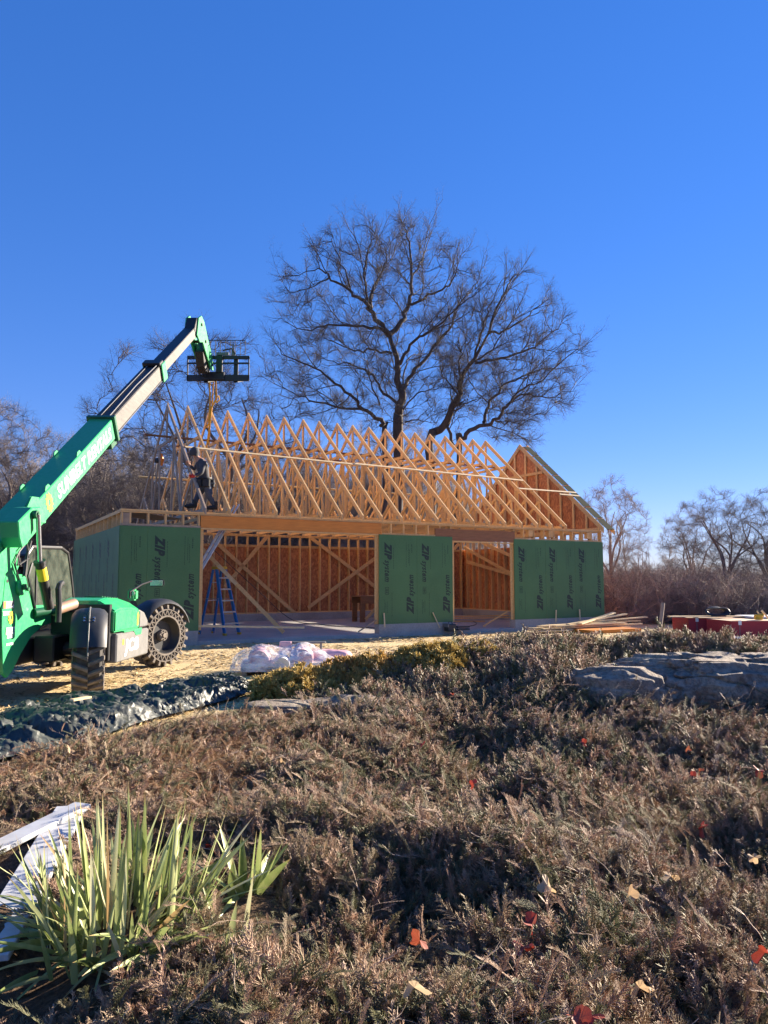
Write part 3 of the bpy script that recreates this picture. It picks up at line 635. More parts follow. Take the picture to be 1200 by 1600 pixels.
# wheels
def wheel(cx,cy,steer,R0=.60,W=.40,lean=0):
    root=MB(); 
    o=MB(); prof=[(-W/2+.02,.34),(-W/2,.42),(-W/2+.01,.50),(-W/2+.05,.545),(W/2-.05,.545),(W/2-.01,.50),(W/2,.42),(W/2-.02,.34)]
    n=48; vs=[];
    for i in range(n):
        t=2*math.pi*i/n
        for x,r in prof: vs.append((x,r*math.cos(t),r*math.sin(t)))
    k=len(prof); fs=[(i*k+j,i*k+(j+1)%k,((i+1)%n)*k+(j+1)%k,((i+1)%n)*k+j) for i in range(n) for j in range(k)]
    o.add(vs,fs)
    ty=o.build('tyre',rubber,TH0,smooth=True)
    lugs=MB(); NL=22
    for side in (-1,1):
        for i in range(NL):
            t=2*math.pi*(i+(.5 if side>0 else 0))/NL
            v=[]
            for (x,dt,r) in ((.0,.10,.595),(side*(W/2+.012),-.03,.585),(side*(W/2+.018),-.04,.50),):
                for q in (-.048,.048):
                    tt=t+dt*1.2+q; v.append((x,r*math.cos(tt),r*math.sin(tt)))
            for (x,dt,r) in ((.0,.10,.54),(side*(W/2-.03),-.03,.50)):
                for q in (-.06,.06):
                    tt=t+dt*1.2+q; v.append((x,r*math.cos(tt),r*math.sin(tt)))
            lugs.add(v,[(0,1,3,2),(2,3,5,4),(0,6,7,1),(0,2,8,6),(1,7,9,3),(2,4,8),(3,9,5),(4,5,9,8)])
    lugs.build('tread',rubber_face,ty,.006)
    face=MB()   # side ring with triangular openings
    for side in (1,-1):
        for r0,r1 in ((.345,.385),(.475,.50)):
            vs=[];n=60
            for i in range(n):
                t=2*math.pi*i/n
                for x,r in ((side*W/2,r0),(side*(W/2+.014),r0+.004),(side*(W/2+.014),r1-.004),(side*W/2,r1)): vs.append((x,r*math.cos(t),r*math.sin(t)))
            face.add(vs,[(i*4+j,i*4+j+1,((i+1)%n)*4+j+1,((i+1)%n)*4+j) for i in range(n) for j in range(3)])
        nz=26
        for i in range(nz):
            for q in (0,1):
                t0=2*math.pi*(i+(0 if q==0 else 1))/nz; t1=2*math.pi*(i+.5)/nz
                a_=Vector((side*(W/2+.006),.378*math.cos(t0),.378*math.sin(t0))); b_=Vector((side*(W/2+.006),.482*math.cos(t1),.482*math.sin(t1)))
                face.beam(a_,b_,.014,.016,(1,0,0))
    face.build('sidewall_ring',rubber_face,ty)
    rim=MB(); prof2=[(W/2-.0,.34),(W/2-.015,.325),(W/2-.10,.30),(W/2-.13,.27),(W/2-.13,.0)]
    vs=[];n=48
    for i in range(n):
        t=2*math.pi*i/n
        for x,r in prof2: vs.append((x,r*math.cos(t),r*math.sin(t)))
    k=len(prof2); rim.add(vs,[(i*k+j,i*k+j+1,((i+1)%n)*k+j+1,((i+1)%n)*k+j) for i in range(n) for j in range(k-1)])
    rim.cyl((-W/2+.02,0,0),(-W/2+.05,0,0),.335,n=48)
    rm=rim.build('rim',black,ty,smooth=True)
    hub=MB(); hub.cyl((W/2-.13,0,0),(W/2-.06,0,0),.115,.105,n=24); hub.cyl((W/2-.06,0,0),(W/2-.03,0,0),.05,.045,n=16)
    for i in range(8): 
        t=2*math.pi*i/8; hub.cyl((W/2-.06,.08*math.cos(t),.08*math.sin(t)),(W/2-.045,.08*math.cos(t),.08*math.sin(t)),.014,n=6)
    hub.build('hub',rubber_face,ty)
    for ch in (ty,):
        ch.location=(cx-TX,cy-TY,R0); ch.rotation_euler=(R(random.uniform(0,15)),0,steer); ch.scale=(.95,.935,.935); ch.location.z=R0*.935
    ty.name='wheel'
    return ty
def wheel_named(*a,**k): return wheel(*a,**k)
wheel_named(-4.06,10.30,R(20)); wheel_named(-4.06,13.42,R(-28)); wheel_named(-5.95,10.35,R(20)); wheel_named(-5.95,13.45,R(-28))
m=T(); m.box((-4.68,10.44,.42),(-4.30,10.60,1.12)); m.box((-4.68,9.95,.45),(-4.40,10.5,.80)); m.build('axle_shade_block',black,TH0,.02)  # black mass standing for axle, inner wheel and the shade around them
m=T(); m.tube([(-5.95,10.33,.6),(-4.2,10.33,.6)],.10,12); m.tube([(-5.95,13.4,.6),(-4.1,13.4,.6)],.10,12); m.tube([(-5.0,10.33,.6),(-5.0,13.4,.62)],.07,10); m.build('axle',black,TH0,smooth=True)
def fender(cx,cy,steer,r,a0,a1,w_,mat):
    m=MB(); n=12; vs=[]; 
    for i in range(n+1):
        t=R(a0+(a1-a0)*i/n)
        for x,rr in ((-w_/2,r-.085),(-w_*.40,r-.03),(-w_*.25,r-.006),(0,r),(w_*.25,r-.006),(w_*.40,r-.03),(w_/2,r-.085),(w_/2-.02,r-.095),(w_*.38,r-.05),(0,r-.02),(-w_*.38,r-.05),(-w_/2+.02,r-.095)): vs.append((x,rr*math.cos(t),rr*math.sin(t)))
    k=12; m.add(vs,[(i*k+j,i*k+(j+1)%k,(i+1)*k+(j+1)%k,(i+1)*k+j) for i in range(n) for j in range(k)]+[tuple(range(k)),tuple(range(n*k,n*k+k))])
    o=m.build('wheel_arch',mat,TH0,smooth=True); o.location=(cx-TX,cy-TY,.56); o.rotation_euler=(0,0,steer); return o
fr=fender(-4.06,10.28,R(20),.605,45,169,.46,blackpl)
m=MB(); m.beam((0.0,-.612*math.cos(R(10)),.612*math.sin(R(10))),(0,-.612*math.cos(R(80)),.612*math.sin(R(80))),.01,.01)
m=MB()
for sx in (-.06,.06):
    for a_ in (128,133): m.cyl((sx,.60*math.cos(R(a_)),.60*math.sin(R(a_))),(sx,.622*math.cos(R(a_)),.622*math.sin(R(a_))),.014,n=8)
m.build('fender_bolt',chrome,fr)
m=MB(); n=12; pts=[(.0,.612*math.cos(R(60+10*i)),.612*math.sin(R(60+10*i))) for i in range(13)]; m.tube(pts,.010,6); m.build('fender_seam',greypl,fr)
fender(-4.06,13.42,R(-28),.655,20,150,.46,blackpl)
# mirror and lamp cluster
m=T(); a=UX(203,925,-4.2); b_=UX(222,913,-4.1); c2=UX(237,908,-4.0); m.tube([a-Vector((0,0,.1)),a,b_,c2],.014,8); mir=m.build('mirror_arm',black,TH0,smooth=True)
q=UX(245,911,-4.0); m=T(); m.box((q.x-.13,q.y-.02,q.z-.06),(q.x+.13,q.y+.03,q.z+.065)); m.build('mirror_housing',blackpl,mir,.02,seg=2)
m=T(); m.box((q.x-.11,q.y-.023,q.z-.045),(q.x+.11,q.y-.0205,q.z+.05)); m.build('mirror_glass',chrome,mir)
q=UX(207,925,-4.2); m=T(); m.box((q.x-.07,q.y-.06,q.z-.14),(q.x+.07,q.y+.10,q.z+.05)); lp=m.build('headlamp_bracket',mgreen,TH0,.03,seg=2)
m=T(); m.cyl((q.x+.02,q.y-.06,q.z-.02),(q.x+.02,q.y-.09,q.z-.02),.045,n=16); m.build('headlamp',chrome,lp)
# boom head and fork carriage
hd=[(18.15,7.72),(18.28,8.20),(18.55,8.36),(18.85,8.30),(19.25,8.0),(19.75,7.70),(19.98,7.32),(19.72,7.28),(19.2,7.50),(18.75,7.72),(18.45,7.62)]
head=None
for x0,x1 in ((-4.76,-4.72),(-5.06,-5.02)):
    m=T(); m.prismX(hd,x0,x1); h_=m.build('boom_head',mgreen,TH0,.004); head=head or h_
m=T(); m.prismX([(18.0,7.80),(18.25,8.20),(18.6,8.32),(18.75,8.2),(18.4,7.72)],-5.02,-4.76); m.prismX([(19.0,7.55),(19.3,7.9),(19.6,7.7),(19.85,7.35),(19.5,7.1),(19.2,7.2)],-5.0,-4.78); m.build('head_link',black,head,.01)
for (y,z) in ((18.55,8.12),(19.0,7.82),(19.78,7.42)):
    m=T(); m.cyl((-5.08,y,z),(-4.69,y,z),.04,n=14); m.build('head_pin',black,head)
YC=19.9; cx0,cx1=-5.44,-3.72; cz0,cz1=7.03,7.70
m=T()
m.box((cx0,YC,cz1-.075),(cx1,YC+.05,cz1+.02)); m.box((cx0,YC,cz0-.02),(cx1,YC+.06,cz0+.15)); m.box((cx0,YC+.01,cz1-.215),(cx1,YC+.04,cz1-.165))
m.box((cx0,YC,cz0),(cx0+.03,YC+.05,cz1)); m.box((cx1-.03,YC,cz0),(cx1,YC+.05,cz1))
m.box((-5.0,YC-.05,cz0),(-4.40,YC,cz0+.22)); m.box((-4.98,YC-.08,cz0+.2),(-4.80,YC,cz1+.05)); m.box((-4.62,YC-.08,cz0+.2),(-4.45,YC,cz1))
carr=m.build('fork_carriage',black,TH0,.004)
m=T(); 
gx0,gx1=-5.22,-3.84; 
m.beam((gx0,YC+.02,8.16),(gx1,YC+.02,8.16),.018,.018)
for i in range(11): 
    x=gx0+(gx1-gx0)*i/10; m.beam((x,YC+.02,cz1),(x,YC+.02,8.16),.014,.014,(0,1,0))
m.build('load_guard',black,carr)
for x in (-4.92,-4.10):
    m=T(); m.box((x-.06,YC+.06,cz0-.04),(x+.06,YC+.11,cz1)); m.add([(x-.06,YC+.06,cz0-.05),(x+.06,YC+.06,cz0-.05),(x+.06,YC+.06,cz0-.0),(x-.06,YC+.06,cz0-.0),(x-.05,YC+1.2,cz0+.30),(x+.05,YC+1.2,cz0+.30),(x+.05,YC+1.2,cz0+.315),(x-.05,YC+1.2,cz0+.315)],[(0,1,2,3),(7,6,5,4),(0,4,5,1),(1,5,6,2),(2,6,7,3),(3,7,4,0)])
    m.build('fork',black,carr)
m=T(); m.tube([(-4.95,YC-.1,7.6),(-5.12,YC-.14,7.45),(-5.15,YC-.12,7.3),(-5.05,YC-.1,7.15),(-4.9,YC-.08,7.12)],.016,7); m.tube([(-4.45,YC-.05,7.85),(-4.2,YC-.06,7.9),(-4.1,YC-.03,7.75)],.022,7); m.build('hydraulic_hose',blackpl,carr,smooth=True)
m=T(); m.box((-4.62,YC-.06,7.72),(-4.28,YC,7.80)); m.prismY([(-4.22,7.72),(-4.1,7.72),(-4.18,8.12)],YC-.02,YC+.0); m.build('carriage_bracket',greypl,carr,.006)
# yellow slings hanging from the forks to the second truss
SY=20.75
sg=MB()
def sling(pts,w_): 
    for a_,b2 in zip(pts[:-1],pts[1:]): sg.beam(a_,b2,w_,.008,(0,1,0))
pz=gw(3.14,3.1,5.6)
sling([Vector((-5.02,SY,7.3)),Vector((-4.98,SY,6.6)),Vector((-5.02,SY+.05,6.0)),Vector((-5.08,SY+.1,5.9))],.045)
sling([Vector((-4.84,SY,7.3)),Vector((-4.80,SY,6.72)),Vector((-4.95,SY,6.45)),Vector((-4.99,SY+.05,5.9)),Vector((-5.05,SY+.1,5.4))],.05)
sling([Vector((-4.90,SY+.02,7.3)),Vector((-4.93,SY+.03,6.5)),Vector((-5.0,SY+.06,5.9)),Vector((-5.1,SY+.1,5.2)),Vector((-5.12,SY+.1,5.05))],.035)
sg.tube([Vector((-4.84,SY,6.72)),Vector((-4.74,SY,6.80)),Vector((-4.72,SY,6.68)),Vector((-4.82,SY,6.60))],.02,6)
o=sg.build('lifting_sling',strapm); tag(o,'yellow webbing slings hanging from the forks down to the trusses','sling')
# ================================================================ LOOSE THINGS ROUND THE SITE
# blue step ladder
SL0=empty('step_ladder',(-4.45,19.95,.10),R(-32)); tag(SL0,'blue fibreglass step ladder with a yellow top standing in the large opening','ladder')
tops=[]; HT=1.80
for sy in (-1,1):
    m=MB(); m.beam((.52,sy*.27,0),(.07,sy*.16,HT-.06),.09,.04,(0,1,0)); r_=m.build('side_rail',bluefg,SL0,.003)
    m=MB(); m.box((.47,sy*.27-.03,0),(.57,sy*.27+.03,.06)); m.build('foot',yelpl,r_)
    m=MB(); m.beam((-.42,sy*.25,0),(-.06,sy*.15,HT-.08),.065,.035,(0,1,0)); r_=m.build('rear_rail',bluefg,SL0,.003)
    m=MB(); m.box((-.46,sy*.25-.03,0),(-.39,sy*.25+.03,.05)); m.build('foot',yelpl,r_)
for k in range(1,6):
    t=k/6; x=.52-.45*t; yw=.27-.11*t; m=MB(); m.box((x-.05,-yw,HT*t-.02),(x+.05,yw,HT*t+.02)); m.build('step',alu,SL0)
for k in (1,3,4.6):
    t=k/6; x=-.42+.36*t; yw=.25-.1*t; m=MB(); m.box((x-.012,-yw,HT*t-.012),(x+.012,yw,HT*t+.012)); m.build('rear_brace',alu,SL0)
m=MB(); m.box((-.10,-.19,HT-.07),(.13,.19,HT+.01)); m.build('top_cap',yelpl,SL0,.012)
m=MB(); 
for sy in (-.2,.2): m.beam((-.25,sy*1.05,.95),(.28,sy*1.1,.95),.02,.008)
m.build('spreader_bar',alu,SL0)
# aluminium extension ladder leaning on the beam
a0=gw(1.16,1.05,SLAB);a1=gw(2.95,1.05,2.85); cr=(gw(0,1,0)-gw(0,0,0)).normalized()*.21
EL=empty('extension_ladder',a0); tag(EL,'aluminium extension ladder leaning up to the beam behind the blue step ladder','ladder')
for s_ in (-1,1):
    m=MB(a0); m.beam(a0+cr*s_,a1+cr*s_,.03,.075,cr); m.build('side_rail',alu,EL)
for k in range(1,13):
    p=a0.lerp(a1,k/13); m=MB(a0); m.tube([p-cr,p+cr],.016,8); m.build('rung',alu,EL)
m=MB(a0); 
for s_ in (-.85,.85):
    m.beam(a0.lerp(a1,.35)+cr*s_+Vector((0,0,.06)),a0.lerp(a1,1.08)+cr*s_+Vector((0,0,.06)),.028,.07,cr)
m.build('fly_section',alu,EL)
# long brace from the left wall to the slab
m=MB(); p0=gw(2.35,2.0,2.15); p1=Vector((-2.66,19.75,.16)); m.beam(p0,p1,.038,.10); o=m.build('wall_prop',pine); tag(o,'long diagonal timber prop running down to the front edge of the slab','timber prop')
m=MB(); pm=p0.lerp(p1,.35); m.beam(pm-(p1-p0).normalized()*.35+Vector((0,-.04,.0)),pm+(p1-p0).normalized()*.35+Vector((0,-.04,0)),.03,.09); o=m.build('splice_board',pine_pale,o)
m=MB(); a=gw(1.86,.05,.10); c=gw(4.6,.02,-.02); m.beam(a,c,.02,.05); o=m.build('batten',pine_pale); tag(o,'thin pale batten lying level across the left part of the large opening','board')
# rough workbench inside the right opening
WB=empty('workbench',gw(9.8,5.2,SLAB),TH); tag(WB,'rough reddish timber workbench inside the narrow opening','workbench')
m=MB(); m.box((-1.0,-.35,.86),(1.25,.35,.90)); m.build('bench_top',lvl2,WB); m=MB(); m.box((-1.0,-.38,.64),(1.25,-.34,.855)); m.box((-1.0,.31,.64),(1.25,.35,.855)); m.build('apron',lvl2,WB)
for x in (-.9,.15,1.1):
    for y in (-.3,.28): m=MB(); m.box((x-.09,y-.03,0),(x+.09,y+.03,.638)); m.build('leg',lvl2,WB)
m=MB(); m.beam((-.85,-.42,.1),(-.1,-.42,.8),.03,.10); m.build('brace',pine,WB)
# boards lying on the slab
def board(p0,p1,w_,h,mat,label,cat='board',group=None,name='board'):
    m=MB(p0); m.beam(p0,p1,w_,h); o=m.build(name,mat,None,loc=p0); tag(o,label,cat,group); return o
for k,(a,c,lab) in enumerate((((10.2,5.0),(14.6,4.1),'long plank lying on the slab in the narrow opening, farthest of its pile'),((10.6,4.7),(14.4,3.7),'middle plank of the pile on the slab in the narrow opening'),((10.3,4.2),(12.6,2.9),'nearest plank of the pile on the slab, slanting towards the camera'),)):
    board(gw(*a,SLAB+.03+.05*(2-k)),gw(*c,SLAB+.03+.05*(2-k)),.14,.04,pine,lab,group='planks on the slab')
board(gw(11.0,.9,SLAB+.02),gw(11.5,.3,.25),.09,.038,pine,'short offcut propped at the left edge of the right green panel')
board(gw(xB-.55,.15,SLAB+.06),gw(xB-.06,.02,.12),.05,.03,pine_grey,'small scrap of lumber against the left edge of the middle green panel')
def cable(pts,r,mat,label,name='power_cord'):
    m=MB(); P=[];n=len(pts)
    for i in range(n-1):
        a=Vector(pts[max(i-1,0)]);b=Vector(pts[i]);c=Vector(pts[i+1]);d=Vector(pts[min(i+2,n-1)])
        for k in range(8):
            t=k/8; P.append(.5*((2*b)+(c-a)*t+(2*a-5*b+4*c-d)*t*t+(3*b-a-3*c+d)*t**3))
    P.append(Vector(pts[-1])); m.tube(P,r,6); o=m.build(name,mat,smooth=True); tag(o,label,'cable'); return o
zS=SLAB+.02
cable([gw(4.0,7.4,2.6),gw(5.6,6.4,.9),gw(6.6,5.8,-.1),gw(7.0,4.4,zS),gw(7.3,2.6,zS),gw(8.2,1.4,zS)],.012,blackpl,'black cord drooping from the back wall across the slab of the large opening')
cable([gw(9.7,2.0,zS),gw(10.4,1.2,zS),gw(11.2,1.6,zS),gw(12.2,3.0,zS),gw(12.0,3.8,zS)],.012,blackpl,'black cord looping over the slab in the narrow opening')
cable([gw(9.3,.6,zS),gw(9.7,.9,zS),gw(10.1,2.1,zS),gw(10.9,2.8,zS),gw(11.2,3.4,zS)],.010,blackpl,'thin dark cord curling behind the tool boxes on the slab')
# black tool boxes by the middle panel
TB=empty('tool_box',gw(9.0,-.16,SLAB+.0),TH); tag(TB,'black tool case at the bottom right corner of the middle green panel','tool box')
m=MB(); m.box((-.14,-.14,0),(.14,.1,.20)); m.build('case',blackpl,TB,.02); m=MB(); m.box((-.17,-.15,.12),(-.14,.11,.22)); m.build('side_panel',greypl,TB); m=MB(); m.tube([(-.07,-.02,.2),(-.06,-.02,.26),(.06,-.02,.26),(.07,-.02,.2)],.012,6); m.build('handle',blackpl,TB)
m=MB(); 
for z in (.02,.09): m.box((.2,-.12,z),(.62,.06,z+.045))
o=m.build('level_case',blackpl,None,.008); o.location=gw(9.0,-.16,SLAB); o.rotation_euler=(0,0,TH); tag(o,'flat black tool cases stacked beside the black tool case','tool case')
# short stakes leaning on the panels
for (s0,z0,s1,z1,lab) in ((xB+.13,-.08,xB+.13,.30,'short white stake standing at the left corner of the middle green panel'),(xC-.52,-.15,xC-.72,.28,'short pale stake leaning at the right half of the middle green panel'),(xD+1.55,-.12,xD+1.62,.26,'short pale stake at the centre of the right green panel'),(xD+2.58,-.08,xD+2.61,.26,'short pale stake near the right end of the right green panel')):
    board(gw(s0,-.10,z0),gw(s1,-.05,z1),.035,.02,pine_pale,lab,'stake',name='stake')
# lumber pile in front of the right panel
random.seed(11)
lp=[]
for k in range(12):
    lay=k//4; a=10.9+random.uniform(0,1.2)+.3*lay; ln=random.uniform(2.9,4.2); y=-.75-.16*(k%4)+random.uniform(-.05,.05)
    lab=['lowest','second','third','top'][lay if lay<3 else 3]; pos=['nearest the wall','second from the wall','third from the wall','nearest the camera'][k%4]
    board(gw(a,y,-.32+.065*lay+.04),gw(a+ln,y+random.uniform(-.12,.12),-.32+.065*lay+.04+random.uniform(0,.04)),.12,.036,pine_pale,f'pale plank in the {lab} layer of the outdoor pile, {pos}','board','planks piled in front of the right green panel','plank')
for k,(a,c,za,zb,lab) in enumerate((((12.6,-1.1),(15.6,-.6),-.18,-.0,'skew pale plank on the outdoor pile, right end raised highest'),((12.9,-1.3),(15.5,-.2),-.16,.03,'pale plank slanting away across the top of the pile'),((13.2,-.9),(16.2,-.9),-.16,-.1,'pale plank on the pile that sticks out farthest right'))):
    board(gw(*a,za+.06),gw(*c,zb+.10),.13,.036,pine_pale,lab,'board','planks piled in front of the right green panel','plank')
m=MB(); m.box((0,0,0),(2.0,.9,.10)); o=m.build('plywood_sheets',lvl,None); o.location=gw(12.7,-2.0,-.35); o.rotation_euler=(0,0,TH); tag(o,'low stack of orange brown plywood sheets in front of the pale planks','plywood')
# red edged sheet bundles
def bundle(loc,rz,label):
    e=empty('sheet_bundle',loc,rz); tag(e,label,'sheet bundle','red edged sheet bundles')
    m=MB(); n=22; h=.42
    for k in range(n):
        j=random.uniform(-.004,.004); z=.06+k*(h/n); m.box((j,j,z),(2.44+j,1.22-j,z+h/n-.002))
    m.build('sheets',redwax,e)
    m=MB(); m.box((0,0,.06+h),(2.44,1.22,.06+h+.006)); m.build('top_sheet',plyface,e)
    for x in (.22,2.1):
        m=MB(); m.box((x,-.004,.05),(x+.02,-.001,.06+h+.01)); m.box((x,-.004,.06+h+.008),(x+.02,1.224,.06+h+.011)); m.build('steel_strap',greypl,e)
        m=MB(); m.box((x-.03,-.03,h-.04),(x+.05,-.005,.06+h+.02)); m.build('edge_protector',white,e)
    for y in (.1,1.0):
        m=MB(); m.box((.02,y,0),(2.4,y+.09,.058)); m.build('skid',pine,e)
    return e
bundle((8.55,20.9,0),R(-1),'red edged bundle of sheets, the left one with a board sticking out over its corner')
bundle((9.02,19.35,0),R(5),'red edged bundle of sheets, the right one nearer the camera with a bare plywood top')
board(Vector((8.0,20.9,.52)),Vector((10.1,20.9,.525)),.25,.03,pine_pale,'pale board lying over the left red bundle and sticking out past its corner')
m=MB(); m.box((0,0,0),(2.2,1.0,.05)); o=m.build('insulation_board',white,None,.004); o.location=(10.1,20.3,.50); o.rotation_euler=(0,0,R(3)); tag(o,'white flat boards lying on the right red bundle','insulation board')
cp=Vector((9.35,20.9,.66)); pts=[]
m=MB()
for k in range(5):
    a_=[(cp+Vector((.34*math.cos(t)*(1-.06*k),.08*math.sin(t)+.03*k-.06,.11*math.sin(t)+.02*math.sin(3*t+k)))) for t in [i*math.pi/10 for i in range(21)]]
    m.tube(a_,.022,6)
o=m.build('hose_coil',blackpl,smooth=True); tag(o,'tangled dark coil of hose lying on the board over the left red bundle','hose')
m=MB(); q=Vector((9.95,19.75,.495)); m.box(q+Vector((-.10,-.08,0)),q+Vector((.08,.08,.14))); m.cyl(q+Vector((-.1,0,.08)),q+Vector((.12,0,.12)),.06,n=10)
o=m.build('circular_saw',yelpl,None,.02); tag(o,'small yellow brown tool with a pale handle on the right red bundle','power tool')
m=MB(); m.beam(q+Vector((.06,0,.05)),q+Vector((-.04,0,.24)),.03,.03,(0,1,0)); m.beam(q+Vector((.26,0,.03)),q+Vector((.08,0,.25)),.04,.03,(0,1,0)); m.build('handle',pine_pale,o)
# leaning grey post
a=UY(1028,994,14.2); c=UY(1036,942,14.3); m=MB(a); m.tube([a-Vector((0,0,.15)),c],.035,10); o=m.build('marker_post',pine_grey,None,loc=a); tag(o,'thin grey post leaning slightly right beyond the juniper bank','post')
# wrapped pallet
PW=empty('pallet',(-1.66,12.55,0),R(9)); tag(PW,'wooden pallet under the clear plastic bundle','pallet')
for k in range(6): m=MB(); m.box((-.72,-.5+.17*k,.10),(.72,-.5+.17*k+.11,.12)); m.build('deck_board',pine_grey,PW)
for x in (-.7,-.04,.62): m=MB(); m.box((x,-.5,.0),(x+.08,.46,.098)); m.build('stringer',pine_grey,PW)
pinkpale=simple('pale_pink_roll',(.74,.50,.52),(.62,.38,.41),5,.5); whiteb=simple('white_film',(.72,.70,.70),(.6,.58,.58),5,.4)
def lump(name,mat,nx,ny,fx,loc,rz,amp,seed):
    X,Y=np.meshgrid(np.linspace(-1,1,nx),np.linspace(-1,1,ny)); Z,XX,YY=fx(X,Y)
    V=np.stack([XX,YY,Z],-1); idx=np.arange(nx*ny).reshape(ny,nx)
    F=np.stack([idx[:-1,:-1],idx[:-1,1:],idx[1:,1:],idx[1:,:-1]],-1).reshape(-1,4)
    me=npmesh(name,V.reshape(-1,3),F,True); return link(name,me,mat,None,loc)
def wrapmat():
    m,t,b=nodes('clear_plastic_wrap'); n=noisetex(t,6,8,rough=.65,sc3=(1,1,2.0)); b.inputs['Base Color'].default_value=(.85,.83,.84,1); b.inputs['Roughness'].default_value=.15
    bump(t,b,n,.8,.04); tr=t.nodes.new('ShaderNodeBsdfTransparent'); mx=t.nodes.new('ShaderNodeMixShader'); f_=ramp(t,n,[(.40,(.18,.18,.18)),(.62,(.75,.75,.75))]); t.links.new(f_,mx.inputs[0])
    t.links.new(tr.outputs[0],mx.inputs[1]); t.links.new(b.outputs[0],mx.inputs[2]); t.links.new(mx.outputs[0],t.nodes['Material Output'].inputs[0]); return m
wrap=wrapmat()
def fwrap(X,Y):
    e=(1-np.abs(X)**5)*(1-np.abs(Y)**5); e=np.clip(e,0,1)**.33
    h=.28+.12*np.exp(-((X+.38)/.33)**2-((Y)/.8)**2)+.13*np.exp(-((X-.34)/.30)**2-(Y/.8)**2)
    cr=np.abs(fbm(X*2+4,Y*2)-.5)*.16+np.abs(fbm(X*9+4,Y*3)-.5)*.04
    Z=.06+e*(h+cr-.04); return Z,X*(.84+.04*np.sin(Y*5)+.03*fbm(Y*6,X*6)),Y*(.55+.05*fbm(X*5,Y))
pw=lump('wrapped_bundle',wrap,90,60,fwrap,(-1.66,12.55,.03),0,0,0); pw.rotation_euler=(0,0,R(9)); tag(pw,'pinkish white bundle wrapped in clear plastic sheeting on the pallet','wrapped bundle')
for k,(xx,yy,zz,rr) in enumerate(((-.42,0,.30,.20),(.28,.02,.31,.21),(-.05,-.22,.24,.14))):
    m=MB(); n_=14; P_=[(xx*1.0+.02*math.sin(i*2.1),yy+(-.34+.68*i/n_),zz+.012*math.sin(i*1.7)) for i in range(n_+1)]; R_=[rr*(.86+.14*math.sin(math.pi*min(max(i/n_,.05),.95))**.4+.02*math.sin(i*3.3)) for i in range(n_+1)]
    m.tube([(p[0]*1.0,p[1],p[2]*.82) for p in P_],[q*.86 for q in R_],18); o=m.build('insulation_roll',[pinkpale,pinkpale,whiteb][k],None,smooth=True); o.location=(-1.66,12.55,0); o.rotation_euler=(0,0,R(9)); tag(o,['pale pink roll under the clear plastic, left end of the pallet','pale pink roll under the clear plastic, right end of the pallet','thin white roll under the clear plastic, between the pink rolls at the front'][k],'insulation roll','rolls inside the plastic wrapped bundle')
m=MB(); m.box((-.72,-.46,.12),(.70,.46,.20)); o=m.build('folded_sheeting',whiteb,None,.03,seg=2); o.location=(-1.66,12.55,0); o.rotation_euler=(0,0,R(9)); tag(o,'flat white folded sheeting at the bottom of the wrapped pallet','plastic sheeting')
def fpink(X,Y):
    e=np.clip((1-np.abs(X)**6)*(1-np.abs(Y)**6),0,1)**.4; return .02+e*(.22+.05*fbm(X*3,Y*3)),X*.42,Y*.3
pink=simple('pink_plastic',(.70,.42,.46),(.6,.34,.38),5,.35)
pk=lump('pink_insulation',pink,30,20,fpink,(-.95,12.9,.08),0,0,0); tag(pk,'pink bundle lying at the right end of the plastic wrapped load','insulation')
m=MB(); m.box((-1.78,12.70,.33),(-1.58,12.80,.50)); o=m.build('foam_block',pink,None,.01); tag(o,'small pink foam block standing on top of the wrapped bundle','foam block')
m=MB(); m.box((-1.58,12.75,.47),(-1.0,12.85,.495)); m.box((-1.52,12.77,.25),(-1.48,12.82,.47)); m.box((-1.10,12.77,.25),(-1.06,12.82,.47)); m.box((-1.46,12.75,.30),(-1.36,12.83,.42)); o=m.build('small_bench',greypl,None,.004); tag(o,'small dark metal stand on top of the wrapped bundle','metal stand')
